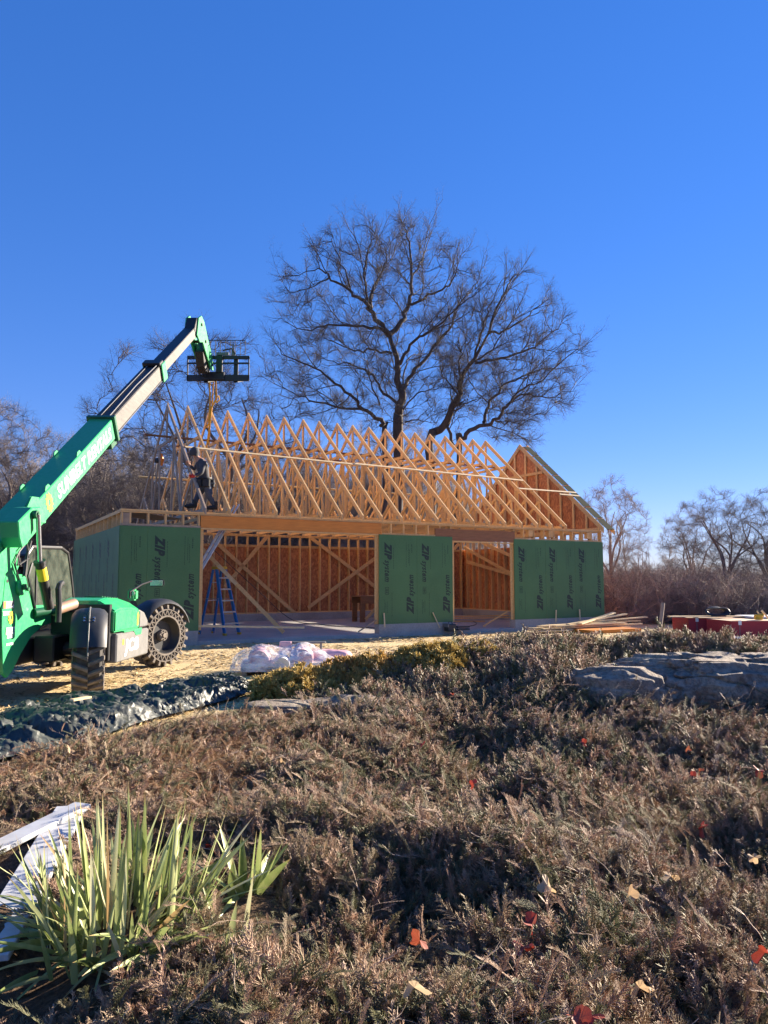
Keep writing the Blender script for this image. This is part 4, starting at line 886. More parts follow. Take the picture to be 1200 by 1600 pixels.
# tarpaulin
def tarp():
    tp=[(-40,1122),(0,1110),(52,1096),(115,1082),(192,1078),(250,1070),(315,1061),(355,1058),(400,1072)]
    bt=[(-40,1196),(0,1182),(105,1159),(161,1145),(245,1120),(290,1110),(330,1098),(370,1088),(405,1078)]
    def samp(P,u): return np.interp(u,np.linspace(0,1,len(P)),[p[0] for p in P]),np.interp(u,np.linspace(0,1,len(P)),[p[1] for p in P])
    nu,nv=210,52; V=[]; jr=random.Random(5)
    for i in range(nu):
        u=i/(nu-1); a=samp(tp,u);b_=samp(bt,u); A=UZ(*a,.12);B=UZ(*b_,.06)
        for j in range(nv):
            v=j/(nv-1); p=A.lerp(B,v); x,y=p.x,p.y
            e=(min(1,v*7,(1-v)*9,u*30+.2,(1-u)*12))
            q=Vector((x*.55+y*.25,y*1.35,3.1))
            r1=1-abs(mnoise.noise(q*1.3)*2); r2=1-abs(mnoise.noise(q*3.4+Vector((7,1,0)))*2); r3=1-abs(mnoise.noise(q*8.0+Vector((2,9,0)))*2)
            vc=mnoise.voronoi(Vector((x*2.0+y*.6,y*3.2,.5)))[0]; ce=abs(vc[1]-vc[0])
            z=.05+e*(.075*max(r1,0)**1.4+.085*max(r2,0)**1.2+.014*r3+.07*min(ce,.6))
            V.append((x+jr.uniform(-.02,.02),y+jr.uniform(-.02,.02),hz(x,y)+z+e*jr.uniform(-.011,.011)))
    V=np.array(V); idx=np.arange(nu*nv).reshape(nu,nv)
    F=np.concatenate([np.stack([idx[:-1,:-1],idx[1:,:-1],idx[1:,1:]],-1).reshape(-1,3),np.stack([idx[:-1,:-1],idx[1:,1:],idx[:-1,1:]],-1).reshape(-1,3)])
    m,t,b=nodes('dark_tarpaulin'); n=noisetex(t,12,6); c=ramp(t,n,[(.3,(.022,.027,.022)),(.7,(.06,.066,.055))]); t.links.new(c,b.inputs['Base Color']); b.inputs['Roughness'].default_value=.5; b.inputs['Specular IOR Level'].default_value=.6
    tc=t.nodes.new('ShaderNodeTexCoord'); vo=t.nodes.new('ShaderNodeTexVoronoi'); vo.feature='DISTANCE_TO_EDGE'; vo.inputs['Scale'].default_value=9; t.links.new(tc.outputs['Object'],vo.inputs['Vector']); 
    ad=t.nodes.new('ShaderNodeMath'); ad.operation='ADD'; t.links.new(vo.outputs['Distance'],ad.inputs[0]); t.links.new(n,ad.inputs[1]); bump(t,b,ad.outputs[0],.5,.02)
    me=npmesh('tarpaulin',V,F,False); o=link('tarpaulin',me,m); tag(o,'crumpled dark green plastic tarpaulin spread on the ground before the handler','tarpaulin'); return o
tarp()
a=UZ(112,1094,.32);c=UZ(140,1089,.32); board(a,c,.06,.02,pine_pale,'short pale lath lying on the dark tarpaulin','lath')
# weathered white boards bottom left
def wboard():
    m,t,b=nodes('weathered_white_board'); n=noisetex(t,3,6,sc3=(1,6,1)); n2=noisetex(t,10,6)
    c=mix(t,.2,ramp(t,n,[(.3,(.36,.365,.37)),(.65,(.48,.485,.49))]),ramp(t,n2,[(.35,(.3,.3,.3)),(.6,(.70,.72,.74))])); t.links.new(c,b.inputs['Base Color']); b.inputs['Roughness'].default_value=.55; return m
wbm=wboard()
def flat_board(px0,px1,wdt,z0,z1,label):
    a=UZ(*px0,z0);c=UZ(*px1,z1); m=MB(a); m.beam(a,c,wdt,.028); o=m.build('white_board',wbm,None,.004,loc=a); tag(o,label,'board','white boards at the corner of the bed')
flat_board((-25,1500),(112,1262),.17,.16,.22,'weathered white board, the lower one running down to the left edge')
flat_board((-60,1352),(130,1258),.12,.19,.255,'weathered white board, the upper one crossing the other at its far end')
# ================================================================ WORKER
def skin_person():
    Bp=lambda px,py,d=.75: (lambda r: (lambda t: Vector((0,0,EYE))+r*t)((d+(-math.sin(TH)*BX+math.cos(TH)*BY))/(-math.sin(TH)*r.x+math.cos(TH)*r.y)))(ray(px,py))
    J={}
    def j(n,px,py,d,r): J[n]=(Bp(px,py,d),r)
    j('pel',321,756,.75,.125); j('sp1',319,744,.75,.125); j('sp2',317,732,.75,.15); j('chest',314,723,.74,.15); j('neck',309,716,.73,.075); j('head0',305,711,.72,.08); j('head1',302,706,.72,.105); j('head2',301,701,.72,.08)
    j('shR',317,724,.52,.075); j('elR',315,739,.42,.055); j('wrR',304,744,.42,.038); j('haR',300,744,.42,.042)
    j('shL',312,722,.93,.07); j('elL',303,734,1.0,.05); j('wrL',297,727,1.0,.036); j('haL',294,724,1.0,.04)
    j('hipR',324,760,.64,.10); j('knR',327,776,.60,.075); j('anR',336,791,.58,.05); j('toR',330,795,.55,.045)
    j('hipL',319,760,.86,.10); j('knL',309,774,.9,.075); j('anL',304,788,.92,.05); j('toL',295,790,.92,.042)
    root=J['pel'][0]
    def grow(name,chains,mat,parent=None,sub=2,extra=1.0):
        names=[];ed=[]
        for ch in chains:
            for a in ch:
                if a not in names: names.append(a)
            ed+=[(names.index(a),names.index(b)) for a,b in zip(ch[:-1],ch[1:])]
        me=bpy.data.meshes.new(name); me.from_pydata([tuple(J[n][0]-root) for n in names],ed,[])
        o=bpy.data.objects.new(name,me); col.objects.link(o)
        sk=o.modifiers.new('s','SKIN'); sk.use_smooth_shade=True; ss=o.modifiers.new('u','SUBSURF'); ss.levels=sub; ss.render_levels=sub
        for i,n in enumerate(names):
            v=me.skin_vertices[0].data[i]; v.radius=(J[n][1]*extra,)*2; v.use_root=(i==0)
        bpy.context.view_layer.update(); dg=bpy.context.evaluated_depsgraph_get()
        nm=bpy.data.meshes.new_from_object(o.evaluated_get(dg)); bpy.data.objects.remove(o); nm.name=name
        nm.materials.clear(); r=link(name,nm,mat,parent); return r
    P=empty('person',root); tag(P,'worker in grey hooded jacket and tool belt leaning into the leftmost truss on the beam','person')
    skin=simple('skin',(.45,.24,.16),(.4,.2,.13),5,.5); jack=simple('hooded_jacket',(.06,.06,.068),(.035,.035,.04),9,.85); jean=simple('grey_jeans',(.07,.085,.11),(.045,.055,.075),12,.85)
    body=grow('body',[['pel','sp1','sp2','chest','neck','head0','head1','head2'],['chest','shR','elR','wrR','haR'],['chest','shL','elL','wrL','haL'],['pel','hipR','knR','anR','toR'],['pel','hipL','knL','anL','toL']],skin,P,extra=.88)
    grow('jacket',[['pel','sp1','sp2','chest','neck'],['chest','shR','elR','wrR'],['chest','shL','elL','wrL']],jack,P,extra=1.08)
    grow('jeans',[['pel','hipR','knR','anR'],['pel','hipL','knL','anL']],jean,P,extra=1.06)
    h=J['head1'][0]-root
    m=MB(); m.tube([h+Vector((.02,.02,-.10)),h+Vector((.03,.02,-.02)),h+Vector((.02,.02,.07)),h+Vector((.0,.01,.125))],[.10,.125,.115,.04],12); m.build('hood',jack,P,smooth=True)
    m=MB(); 
    for dz,dx in ((.01,-.088),(.01,-.07)): m.cyl(h+Vector((dx,-.07 if dx<-.08 else -.088,dz)),h+Vector((dx-.006,-.075 if dx<-.08 else -.094,dz)),.012,n=8)
    m.cyl(h+Vector((-.10,-.05,-.02)),h+Vector((-.125,-.06,-.03)),.018,.010,n=8); m.build('face',skin,P)
    red=simple('red_glove',(.6,.03,.015),(.5,.02,.01),9,.6)
    def hand(w_,hpt,mat,name,parent):
        d=(hpt-w_).normalized(); side=d.cross(Vector((0,0,1))).normalized(); up=side.cross(d)
        m=MB(); m.tube([w_,w_+d*.05,hpt+d*.03],[.034,.044,.04],8)
        for k,(l) in enumerate((.065,.078,.074,.058)):
            b0=hpt+d*.025+up*(.030-.02*k); m.tube([b0,b0+d*l*.5,b0+d*l*.65-side*.03,b0+d*l*.35-side*.05],[.0105,.010,.009,.007],6)
        m.tube([w_+d*.03+up*.03,w_+d*.06+up*.06-side*.02,w_+d*.08+up*.055-side*.045],[.013,.011,.009],6); m.build(name,mat,parent,smooth=True)
    hand(J['wrR'][0]-root,J['haR'][0]-root,red,'glove',P); hand(J['wrL'][0]-root,J['haL'][0]-root,skin,'hand',P)
    boot=simple('black_boot',(.02,.018,.018),(.012,.012,.012),9,.6)
    for a,t in (('anR','toR'),('anL','toL')):
        A=J[a][0]-root; Tt=J[t][0]-root; m=MB(); dd=(Tt-A); dd.z=0; dd.normalize(); A2=A+Vector((0,0,-.0))
        m.tube([A2+Vector((0,0,.12)),A2+Vector((0,0,.02)),A2+Vector((0,0,-.03))],[.062,.066,.06],10); m.tube([A2-dd*.05+Vector((0,0,-.035)),A2+dd*.08+Vector((0,0,-.04)),A2+dd*.20+Vector((0,0,-.055)),A2+dd*.25+Vector((0,0,-.06))],[.05,.058,.048,.03],10); m.build('boot',boot,P,smooth=True)
    c=J['sp1'][0]-root; m=MB(); 
    ring=[c+Vector((.165*math.cos(t),.155*math.sin(t),-.06+.01*math.sin(t))) for t in [i*math.pi/10 for i in range(21)]]; m.tube(ring,.032,8)
    belt=m.build('tool_belt',boot,P,smooth=True)
    for (dx,dy,w_) in ((.10,-.17,.09),(.19,-.02,.08),(-.08,-.15,.07)):
        m=MB(); p=c+Vector((dx,dy,-.20)); m.box(p-Vector((w_,.04,.10)),p+Vector((w_,.04,.11))); m.build('pouch',boot,belt,.02)
    m=MB(); p=c+Vector((.19,-.05,-.3)); m.tube([p+Vector((0,0,.1)),p+Vector((.04,0,-.15))],.014,6); m.box(p+Vector((-.03,-.02,.09)),p+Vector((.10,.02,.13))); m.build('hammer',greypl,belt)
skin_person()
# dark tool hanging near the top of the first truss
m=MB(); q=gw(1.96,4.9,4.75); m.tube([q+Vector((.03,0,.25)),q+Vector((.05,0,.05)),q+Vector((.02,0,-.12))],[.03,.07,.05],10)
o=m.build('nail_gun',orange,smooth=True); tag(o,'orange and dark tool hanging on the inside of the leftmost truss','power tool')
m=MB(); m.tube([q+Vector((-.02,-.02,.03)),q+Vector((-.14,-.03,.03))],[.09,.075],12); m.build('tool_head',blackpl,o,smooth=True)

# ================================================================ ROCKS
def rock(name,cx,cy,sx,sy,sz,seed,mat,label,cat='rock',zoff=0,group=None,nz=1.0,nu=150,nv=70,rz=0):
    U,Vv=np.meshgrid(np.linspace(0,2*np.pi,nu,endpoint=False),np.linspace(.03,np.pi/2+.25,nv))
    X=np.cos(U)*np.sin(Vv);Y=np.sin(U)*np.sin(Vv);Z=np.cos(Vv)
    P=np.stack([X,Y,Z],-1).reshape(-1,3); out=np.zeros_like(P)
    for i,p in enumerate(P):
        q=Vector(p); s_=Vector((p[0]*sx,p[1]*sy,p[2]*sz))
        a=mnoise.fractal(s_*1.1+Vector((seed,0,0)),1,2,5); r=1-abs(mnoise.noise(s_*2.2+Vector((seed,3,1))))*2
        f_=1+nz*(.26*a+.12*r-.05)+.035*mnoise.noise(s_*7)+.02*mnoise.noise(s_*17)
        # square the outline a little
        k=1/max(abs(p[0])**4+abs(p[1])**4+abs(p[2])**4,.2)**.25; k=1+(k-1)*.55
        z_=p[2]*sz*f_*k; st=.11+.05*mnoise.noise(s_*1.3+Vector((seed,9,2))); zq=(math.floor(z_/st)+min(1,((z_/st)%1)*2.2)**2.0)*st if z_>0 else z_
        cr=abs(mnoise.noise(Vector((s_.x*1.6+s_.y*.8,s_.y*2.4,s_.z*2.5+seed)))); crk=-.07*max(0,1-cr*14); vv=mnoise.voronoi(s_*3.2)[0]; fac=.035*(vv[1]-vv[0])
        out[i]=(p[0]*sx*(f_*k+crk+fac),p[1]*sy*(f_*k+crk+fac),z_*.45+zq*.55+crk*.6)
    idx=np.arange(nu*nv).reshape(nv,nu); i2=np.roll(idx,-1,axis=1)
    F=np.stack([idx[:-1],idx[1:],i2[1:],i2[:-1]],-1).reshape(-1,4)
    me=npmesh(name,out,F,True); o=link(name,me,mat,None,(cx,cy,hz(cx,cy)+zoff)); o.rotation_euler=(0,0,rz); tag(o,label,cat,group); return o
rock('boulder',2.75,9.0,.55,.45,.30,3.1,rockm,'rounded grey boulder with lichen at the left end of the rock ledge',nz=.6,zoff=.0)
rock('rock_ledge',4.95,9.45,2.1,.9,.37,8.4,rockm,'long low grey rock ledge running off to the right in the bank',nz=.8,nu=420,nv=170,zoff=-.04)
rock('flat_rock',-1.20,8.75,.42,.30,.13,1.7,rockm,'flat grey rock between the tarpaulin and the golden conifers',nz=.7)
rock('flat_rock',-.35,8.9,.75,.28,.15,9.7,rockm,'flat brown rock slab lying under the golden conifers',nz=.7)
rock('pale_stone',5.75,12.1,.42,.35,.30,4.4,white,'smooth white stone showing above the juniper bank by the red bundles',nz=.25,zoff=.02)
# ================================================================ GROUND COVER
def cones(segs):
    """segs: list of (p0,p1,r) -> thin three sided spikes; returns V,F(tri)"""
    P0=np.array([s[0] for s in segs],float);P1=np.array([s[1] for s in segs],float);r=np.array([s[2] for s in segs])[:,None]
    r1=np.array([s[3] if len(s)>3 else s[2]*.25 for s in segs])[:,None]
    d=P1-P0; d/=np.linalg.norm(d,axis=1,keepdims=True)+1e-9
    ref=np.where(np.abs(d[:,2:3])<.9,np.array([[0,0,1.]]),np.array([[1.,0,0]])); a=np.cross(d,ref);a/=np.linalg.norm(a,axis=1,keepdims=True);b=np.cross(d,a)
    V=[];
    for P,rr in ((P0,r),(P1,r1)):
        for k in range(3):
            t=2*np.pi*k/3; V.append(P+(a*np.cos(t)+b*np.sin(t))*rr)
    V=np.stack(V,1).reshape(-1,3); n=len(segs); base=(np.arange(n)*6)[:,None]
    F=np.concatenate([base+np.array([[k,(k+1)%3,3+(k+1)%3,3+k]]) for k in range(3)],0); return V,F
def juniper_sprig(seed,L_=.15,nodes_=13,spread=1.0,fat=1.0):
    r=random.Random(seed); segs=[]; p=Vector((0,0,-.03)); d=Vector((r.uniform(-.2,.2),r.uniform(-.2,.2),1)).normalized(); step=L_/nodes_
    cur=p
    for i in range(nodes_):
        d=(d+Vector((.055+r.uniform(-.12,.12),r.uniform(-.12,.12),-.03))).normalized(); nx=cur+d*step*1.15
        segs.append((cur,nx,.0022*(1-i/nodes_*.6),.0018*(1-i/nodes_*.6)))
        if i>1:
            for s_ in range(3):
                az=r.uniform(0,6.28); ln=spread*(.040*(1-i/nodes_)+.014)*r.uniform(.6,1.4)
                sd_=(d*1.5+Vector((math.cos(az),math.sin(az),.1))).normalized(); e=nx+sd_*ln
                segs.append((nx,e,.0018*fat,.0010*fat))
                for k in range(3):
                    q=nx.lerp(e,.3+.28*k); az2=az+r.uniform(-1.4,1.4); s2=(sd_+Vector((math.cos(az2),math.sin(az2),.2))*.8).normalized()
                    segs.append((q,q+s2*ln*.42,.0017*fat,.0007*fat))
        cur=nx
    return cones([(tuple(a),tuple(b_),c,e) for a,b_,c,e in segs])
def source(name,V,F,mat):
    me=npmesh(name,V,F); me.materials.append(mat); o=bpy.data.objects.new(name,me); return o
def scatter(name,P,ROT,SC,srcs,mat,label,cat,parent=None):
    """one object whose geometry nodes put the given sprigs on its points"""
    me=bpy.data.meshes.new(name); me.vertices.add(len(P)); me.vertices.foreach_set('co',np.asarray(P,np.float32).ravel())
    a=me.attributes.new('rot','FLOAT_VECTOR','POINT'); a.data.foreach_set('vector',np.asarray(ROT,np.float32).ravel())
    a=me.attributes.new('scl','FLOAT','POINT'); a.data.foreach_set('value',np.asarray(SC,np.float32))
    a=me.attributes.new('pick','INT','POINT'); a.data.foreach_set('value',rng.integers(0,len(srcs),len(P)).astype(np.int32))
    o=bpy.data.objects.new(name,me); col.objects.link(o); me.materials.append(mat)
    ng=bpy.data.node_groups.new(name,'GeometryNodeTree'); ng.interface.new_socket('Geometry',in_out='INPUT',socket_type='NodeSocketGeometry'); ng.interface.new_socket('Geometry',in_out='OUTPUT',socket_type='NodeSocketGeometry')
    N=ng.nodes; gi=N.new('NodeGroupInput'); go=N.new('NodeGroupOutput'); ip=N.new('GeometryNodeInstanceOnPoints'); g2=N.new('GeometryNodeGeometryToInstance')
    for s_ in srcs[::-1]:
        oi=N.new('GeometryNodeObjectInfo'); oi.inputs['Object'].default_value=s_; ng.links.new(oi.outputs['Geometry'],g2.inputs[0])
    def attr(nm,ty):
        n=N.new('GeometryNodeInputNamedAttribute'); n.data_type=ty; n.inputs['Name'].default_value=nm; return n.outputs['Attribute']
    e2r=N.new('FunctionNodeEulerToRotation'); ng.links.new(attr('rot','FLOAT_VECTOR'),e2r.inputs[0])
    ng.links.new(gi.outputs[0],ip.inputs['Points']); ng.links.new(g2.outputs[0],ip.inputs['Instance']); ip.inputs['Pick Instance'].default_value=True
    ng.links.new(attr('pick','INT'),ip.inputs['Instance Index']); ng.links.new(e2r.outputs[0],ip.inputs['Rotation']); ng.links.new(attr('scl','FLOAT'),ip.inputs['Scale'])
    ng.links.new(ip.outputs[0],go.inputs[0]); md=o.modifiers.new('scatter','NODES'); md.node_group=ng
    tag(o,label,cat,kind='stuff'); return o
jun=[source('juniper_sprig',*juniper_sprig(i,.12+.03*(i%4),11+2*(i%4)),junm) for i in range(7)]
junfar=[source('juniper_sprig',*juniper_sprig(i+20,.13+.03*(i%3),10,1.1,1.6),junm) for i in range(5)]
def trail_spray(seed):
    r=random.Random(seed); segs=[]; d=Vector((1,0,.35)).normalized(); cur=Vector((0,0,0)); n_=20
    for i in range(n_):
        d=(d+Vector((0,r.uniform(-.10,.10),r.uniform(-.08,.04)))).normalized(); nx=cur+d*.015; segs.append((cur,nx,.0026*(1-i/n_*.7),.0022*(1-i/n_*.7)))
        for s_ in (-1,1):
            l=(.055*math.sin(math.pi*(.15+.8*i/n_))+.01)*r.uniform(.7,1.2); sd_=(d*1.1+Vector((0,s_*.8,r.uniform(.0,.5)))).normalized(); e=nx+sd_*l; segs.append((nx,e,.0018,.001))
            for k in range(5):
                q=nx.lerp(e,.2+.17*k); s2=(sd_+Vector((r.uniform(-.2,.6),(1 if k%2 else -1)*.6,r.uniform(0,.5)))).normalized(); segs.append((q,q+s2*l*.30,.0017,.0008))
        cur=nx
    return cones([(tuple(a),tuple(b_),c,e) for a,b_,c,e in segs])
trail=[source('trailing_spray',*trail_spray(i),junm) for i in range(4)]
def twig_src(seed):
    r=random.Random(seed); segs=[]; d=Vector((1,0,.5)).normalized(); cur=Vector((0,0,0))
    for i in range(9):
        d=(d+Vector((r.uniform(-.2,.2),r.uniform(-.25,.25),r.uniform(-.2,.15)))).normalized(); nx=cur+d*.028; segs.append((cur,nx,.0017,.0015))
        if r.random()<.7:
            e=nx+(d+Vector((r.uniform(-.8,.8),r.uniform(-.8,.8),r.uniform(-.3,.8)))).normalized()*r.uniform(.02,.07); segs.append((nx,e,.0012,.0006))
        cur=nx
    return cones([(tuple(a),tuple(b_),c,e) for a,b_,c,e in segs])
twm=foliage('bare_twig',[(.2,(.30,.19,.12)),(.8,(.62,.48,.36))],0,3)
twigs=[source('bare_twig',*twig_src(i),twm) for i in range(4)]
def blocked(x,y):
    """places where nothing grows: boards, rocks, tarpaulin"""
    b=np.zeros(len(x),bool)
    for cx,cy,rx,ry in ((2.75,8.95,.42,.28),(4.95,9.35,1.85,.62),(-1.2,8.7,.42,.3),(-.35,8.8,.6,.22),(5.75,12.1,.4,.35),(-1.07,2.95,.34,.36),(-.62,3.3,.2,.25)):
        b|=((x-cx)/rx)**2+((y-cy)/ry)**2<1
    def seg(ax,ay,bx,by,w_):
        t=np.clip(((x-ax)*(bx-ax)+(y-ay)*(by-ay))/((bx-ax)**2+(by-ay)**2),0,1); return np.hypot(x-ax-t*(bx-ax),y-ay-t*(by-ay))<w_
    b|=seg(-1.55,2.3,-1.85,4.6,.24); b|=seg(-2.6,3.4,-1.8,4.7,.22)
    return b
def grow_points(n,x0,x1,y0,y1,dens,seed):
    r=np.random.default_rng(seed); x=r.uniform(x0,x1,n);y=r.uniform(y0,y1,n)
    # inside the view with a margin
    k=(np.abs(x)<y*.56+1.0)&(in_bed(x,y)>.45)&((x>-.6)|(y<bed_edge(x)-.8))&~blocked(x,y)
    cl=fbm(x*1.5+40,y*1.5+11,3); k&=(r.random(n)<dens(x,y)*smoothstep(.38,.56,cl)*1.0+.22)
    return x[k],y[k],cl[k],r
def juniper_layer(n,reg,seed,smin,smax,dens,name,label,srcs,mat,tilt=1.1,hgt=.13):
    x,y,cl,r=grow_points(n,*reg,dens,seed); m=len(x)
    z=gh(x,y)+hgt*smoothstep(.38,.68,cl)*r.uniform(.1,1,m)
    # sprigs lean mostly one way (over each mound) with a lot of scatter
    az=vnoise(x*.7+9,y*.7)*6.28*1.2+r.normal(0,.9,m); ti=np.abs(r.normal(tilt,.4,m))
    rot=np.stack([ti*np.cos(az),ti*np.sin(az),r.uniform(0,6.28,m)],-1)
    s_=r.uniform(smin,smax,m)*np.where(r.random(m)<.07,1.55,1)
    return scatter(name,np.stack([x,y,z],-1),rot,s_,srcs,mat,label,'ground cover')
one=lambda x,y:np.ones_like(x)
left_brown=lambda x,y: smoothstep(-.2,-1.6,x+.0*y)*1.0
not_left=lambda x,y: np.clip(1-.93*smoothstep(.1,-1.1,x)*smoothstep(4.4,5.4,y),0,1)*(1-smoothstep(7.6,8.1,y)*smoothstep(.3,.9,x))*(1-smoothstep(-1.3,-.6,y-bed_edge(x))*smoothstep(.4,-.4,x))
juniper_layer(105000,(-3.6,3.8,1.6,5.2),1,.32,.80,lambda x,y:not_left(x,y),'juniper_ground_cover','creeping winter juniper with pinkish brown tips in the near foreground',jun,junm)
juniper_layer(100000,(-6,7.2,5.2,9.0),2,.45,.85,lambda x,y:not_left(x,y),'juniper_ground_cover','creeping winter juniper covering the middle of the bed below the rocks',junfar,junm)
juniper_layer(80000,(-3,11,9.0,15.0),3,.7,1.3,lambda x,y:smoothstep(-1.5,.6,x),'juniper_ground_cover','dark creeping juniper on the bank above the rocks',junfar,junm,.7,.10)
def trailing(n,reg,seed,name,label,srcs,mat,smin,smax,dens,lift=.12):
    x,y,cl,r=grow_points(n,*reg,dens,seed); m=len(x); z=gh(x,y)+lift*smoothstep(.38,.68,cl)+r.uniform(.02,.10,m)
    rot=np.stack([r.normal(0,.5,m),r.normal(-.15,.45,m),vnoise(x*.6+5,y*.6)*6.28*1.3+r.normal(0,1.0,m)],-1); return scatter(name,np.stack([x,y,z],-1),rot,r.uniform(smin,smax,m),srcs,mat,label,'ground cover')
trailing(5000,(-3.6,3.8,1.6,5.6),31,'trailing_juniper_sprays','long trailing juniper sprays lying over the near ground cover',trail,junm,.25,.6,lambda x,y:not_left(x,y))
trailing(6000,(-6,7.2,5.4,9.0),32,'trailing_juniper_sprays','long trailing juniper sprays over the middle of the bed',trail,junm,.35,.7,lambda x,y:not_left(x,y))
trailing(2600,(-5,7.2,1.6,9.0),33,'bare_twigs','bare dry twigs caught in the juniper',twigs,twm,.3,.8,one,.16)
# reddish dead fern fronds on the left
def frond(seed):
    r=random.Random(seed); segs=[]; p=Vector((0,0,0)); d=Vector((.5,0,1)).normalized()
    for i in range(12):
        d=(d+Vector((.10,r.uniform(-.05,.05),-.14))).normalized(); q=p+d*.024; segs.append((p,q,.0016,.0013))
        for s_ in (-1,1):
            l=.045*(1-i/13)+.008; e=q+(d*.7+Vector((0,s_,r.uniform(-.2,.3)))).normalized()*l; segs.append((q,e,.0018,.0008))
            for k in range(3): 
                a=q.lerp(e,.3+.25*k); segs.append((a,a+(d*.8+Vector((r.uniform(-.3,.3),s_*.3,r.uniform(-.5,.5)))).normalized()*l*.35,.0016,.0007))
        p=q
    return cones([(tuple(a),tuple(b_),c,e) for a,b_,c,e in segs])
fr_=[source('dead_frond',*frond(i),brownm) for i in range(4)]
def brown_layer():
    r=np.random.default_rng(9); n=26000; x=r.uniform(-5.5,.3,n); y=r.uniform(3.6,10.5,n)
    k=(np.abs(x)<y*.56+.6)&(y<bed_edge(x)-.75)&~blocked(x,y)&(r.random(n)<left_brown(x,y)*smoothstep(3.6,4.6,y)+.03); x=x[k];y=y[k];m=len(x)
    az=r.uniform(0,6.28,m); rot=np.stack([r.normal(0,.6,m),r.normal(.2,.6,m),az],-1)
    return scatter('dead_fern_litter',np.stack([x,y,gh(x,y)+r.uniform(0,.06,m)],-1),rot,r.uniform(.3,.7,m),fr_,brownm,'reddish brown dead fronds covering the left of the bed below the tarpaulin','ground cover')
brown_layer()
# twigs, straw and chips strewn on the yard
def chips():
    r=np.random.default_rng(21); n=26000; y=8+r.random(n)**1.3*14; x=r.uniform(-.62,.35,n)*y
    k=in_bed(x,y)<.3; k&=(fbm(x*1.1,y*1.1)+r.normal(0,.1,n))>.40; x=x[k];y=y[k];m=len(x)
    # keep clear of the slab
    rx=x-BX;ry=y-BY; d_=-rx*math.sin(TH)+ry*math.cos(TH); k=d_<-.15; x=x[k];y=y[k];m=len(x); z=gh(x,y)+.006
    a=r.uniform(0,6.28,m); l=r.uniform(.012,.06,m)*(y/11); w_=r.uniform(.004,.014,m)*(y/11); dx=np.cos(a)*l;dy=np.sin(a)*l;wx=-np.sin(a)*w_;wy=np.cos(a)*w_; t=r.uniform(-.01,.03,m)
    V=np.stack([np.stack([x-dx-wx,y-dy-wy,z],-1),np.stack([x+dx-wx,y+dy-wy,z+t],-1),np.stack([x+dx+wx,y+dy+wy,z+t+.006],-1),np.stack([x-dx+wx,y-dy+wy,z+.008],-1)],1).reshape(-1,3)
    F=np.arange(m*4).reshape(-1,4); me=npmesh('wood_chips',V,F)
    mt,t_,b=nodes('straw_chips'); n=noisetex(t_,6,2,rough=.9); c=ramp(t_,n,[(.35,(.12,.07,.03)),(.5,(.45,.32,.15)),(.65,(.72,.58,.34))]); t_.links.new(c,b.inputs['Base Color'])
    o=link('wood_chips',me,mt); tag(o,'straw, bark and wood chips strewn over the sandy yard','ground litter',kind='stuff')
chips()
# golden conifers: low shrubs built from rounded clumps of sprays
def gold_spray(seed):
    r=random.Random(seed); segs=[]
    for i in range(16):
        az=r.uniform(0,6.28); d=Vector((math.cos(az)*.6,math.sin(az)*.6,1)).normalized(); p=Vector((0,0,0)); L_=r.uniform(.04,.075)
        e=p+d*L_; segs.append((p,e,.004,.002))
        for k in range(5):
            a2=r.uniform(0,6.28); q=p.lerp(e,.4+.15*k); segs.append((q,q+(d+Vector((math.cos(a2),math.sin(a2),.3))*.9).normalized()*.022,.005,.003))
    return cones([(tuple(a),tuple(b_),c,e) for a,b_,c,e in segs])
gs_V=[gold_spray(i) for i in range(5)]
def gold_shrub(cx,cy,rx,ry,h,nb,label,seed):
    r=random.Random(seed); VV=[];FF=[];n0=0
    blobs=[]
    for i in range(nb):
        a=r.uniform(0,6.28);q=math.sqrt(r.random()); x=cx+rx*q*math.cos(a);y=cy+ry*q*math.sin(a); z=hz(x,y)+h*(1-q*q*.75)*r.uniform(.45,1); blobs.append((x,y,z,r.uniform(.09,.17)))
    base=hz(cx,cy)
    for (x,y,z,rad) in blobs:
        for k in range(20):
            t=r.uniform(0,6.28); u=r.uniform(-.25,1); s_=math.sqrt(1-u*u); nrm=Vector((s_*math.cos(t),s_*math.sin(t),u))
            M_=nrm.to_track_quat('Z','Y').to_matrix()@Matrix.Rotation(r.uniform(0,6),3,'Z'); V,F=gs_V[r.randrange(5)]
            V2=V@np.array(M_).T*r.uniform(.8,1.3)+np.array([x-cx,y-cy,z-base])+np.array(nrm)*rad*.8; VV.append(V2);FF.append(F+n0);n0+=len(V2)
    me=npmesh('golden_conifer',np.concatenate(VV),np.concatenate(FF)); o=link('golden_conifer',me,goldm,None,(cx,cy,base)); tag(o,label,'shrub','golden conifers at the edge of the bed')
    m=MB((cx,cy,base))
    for (x,y,z,rad) in blobs[::2]: m.tube([(cx+r.uniform(-.1,.1),cy,base-.05),(cx+(x-cx)*.5,cy+(y-cy)*.5,base+.5*(z-base)*.6),(x,y,z)],[.014,.010,.004],5)
    m.build('branches',bark,o)
gold_shrub(-1.15,9.75,.50,.35,.26,42,'golden conifer at the left, beside the end of the tarpaulin',5)
gold_shrub(-.40,10.1,.55,.40,.36,50,'second golden conifer, in front of the pink wrapped bundle',6)
gold_shrub(.45,10.3,.62,.45,.30,60,'widest golden conifer, below the middle green panel',7)
gold_shrub(1.2,10.7,.45,.4,.16,26,'smallest golden conifer at the right, merging into the dark juniper bank',8)
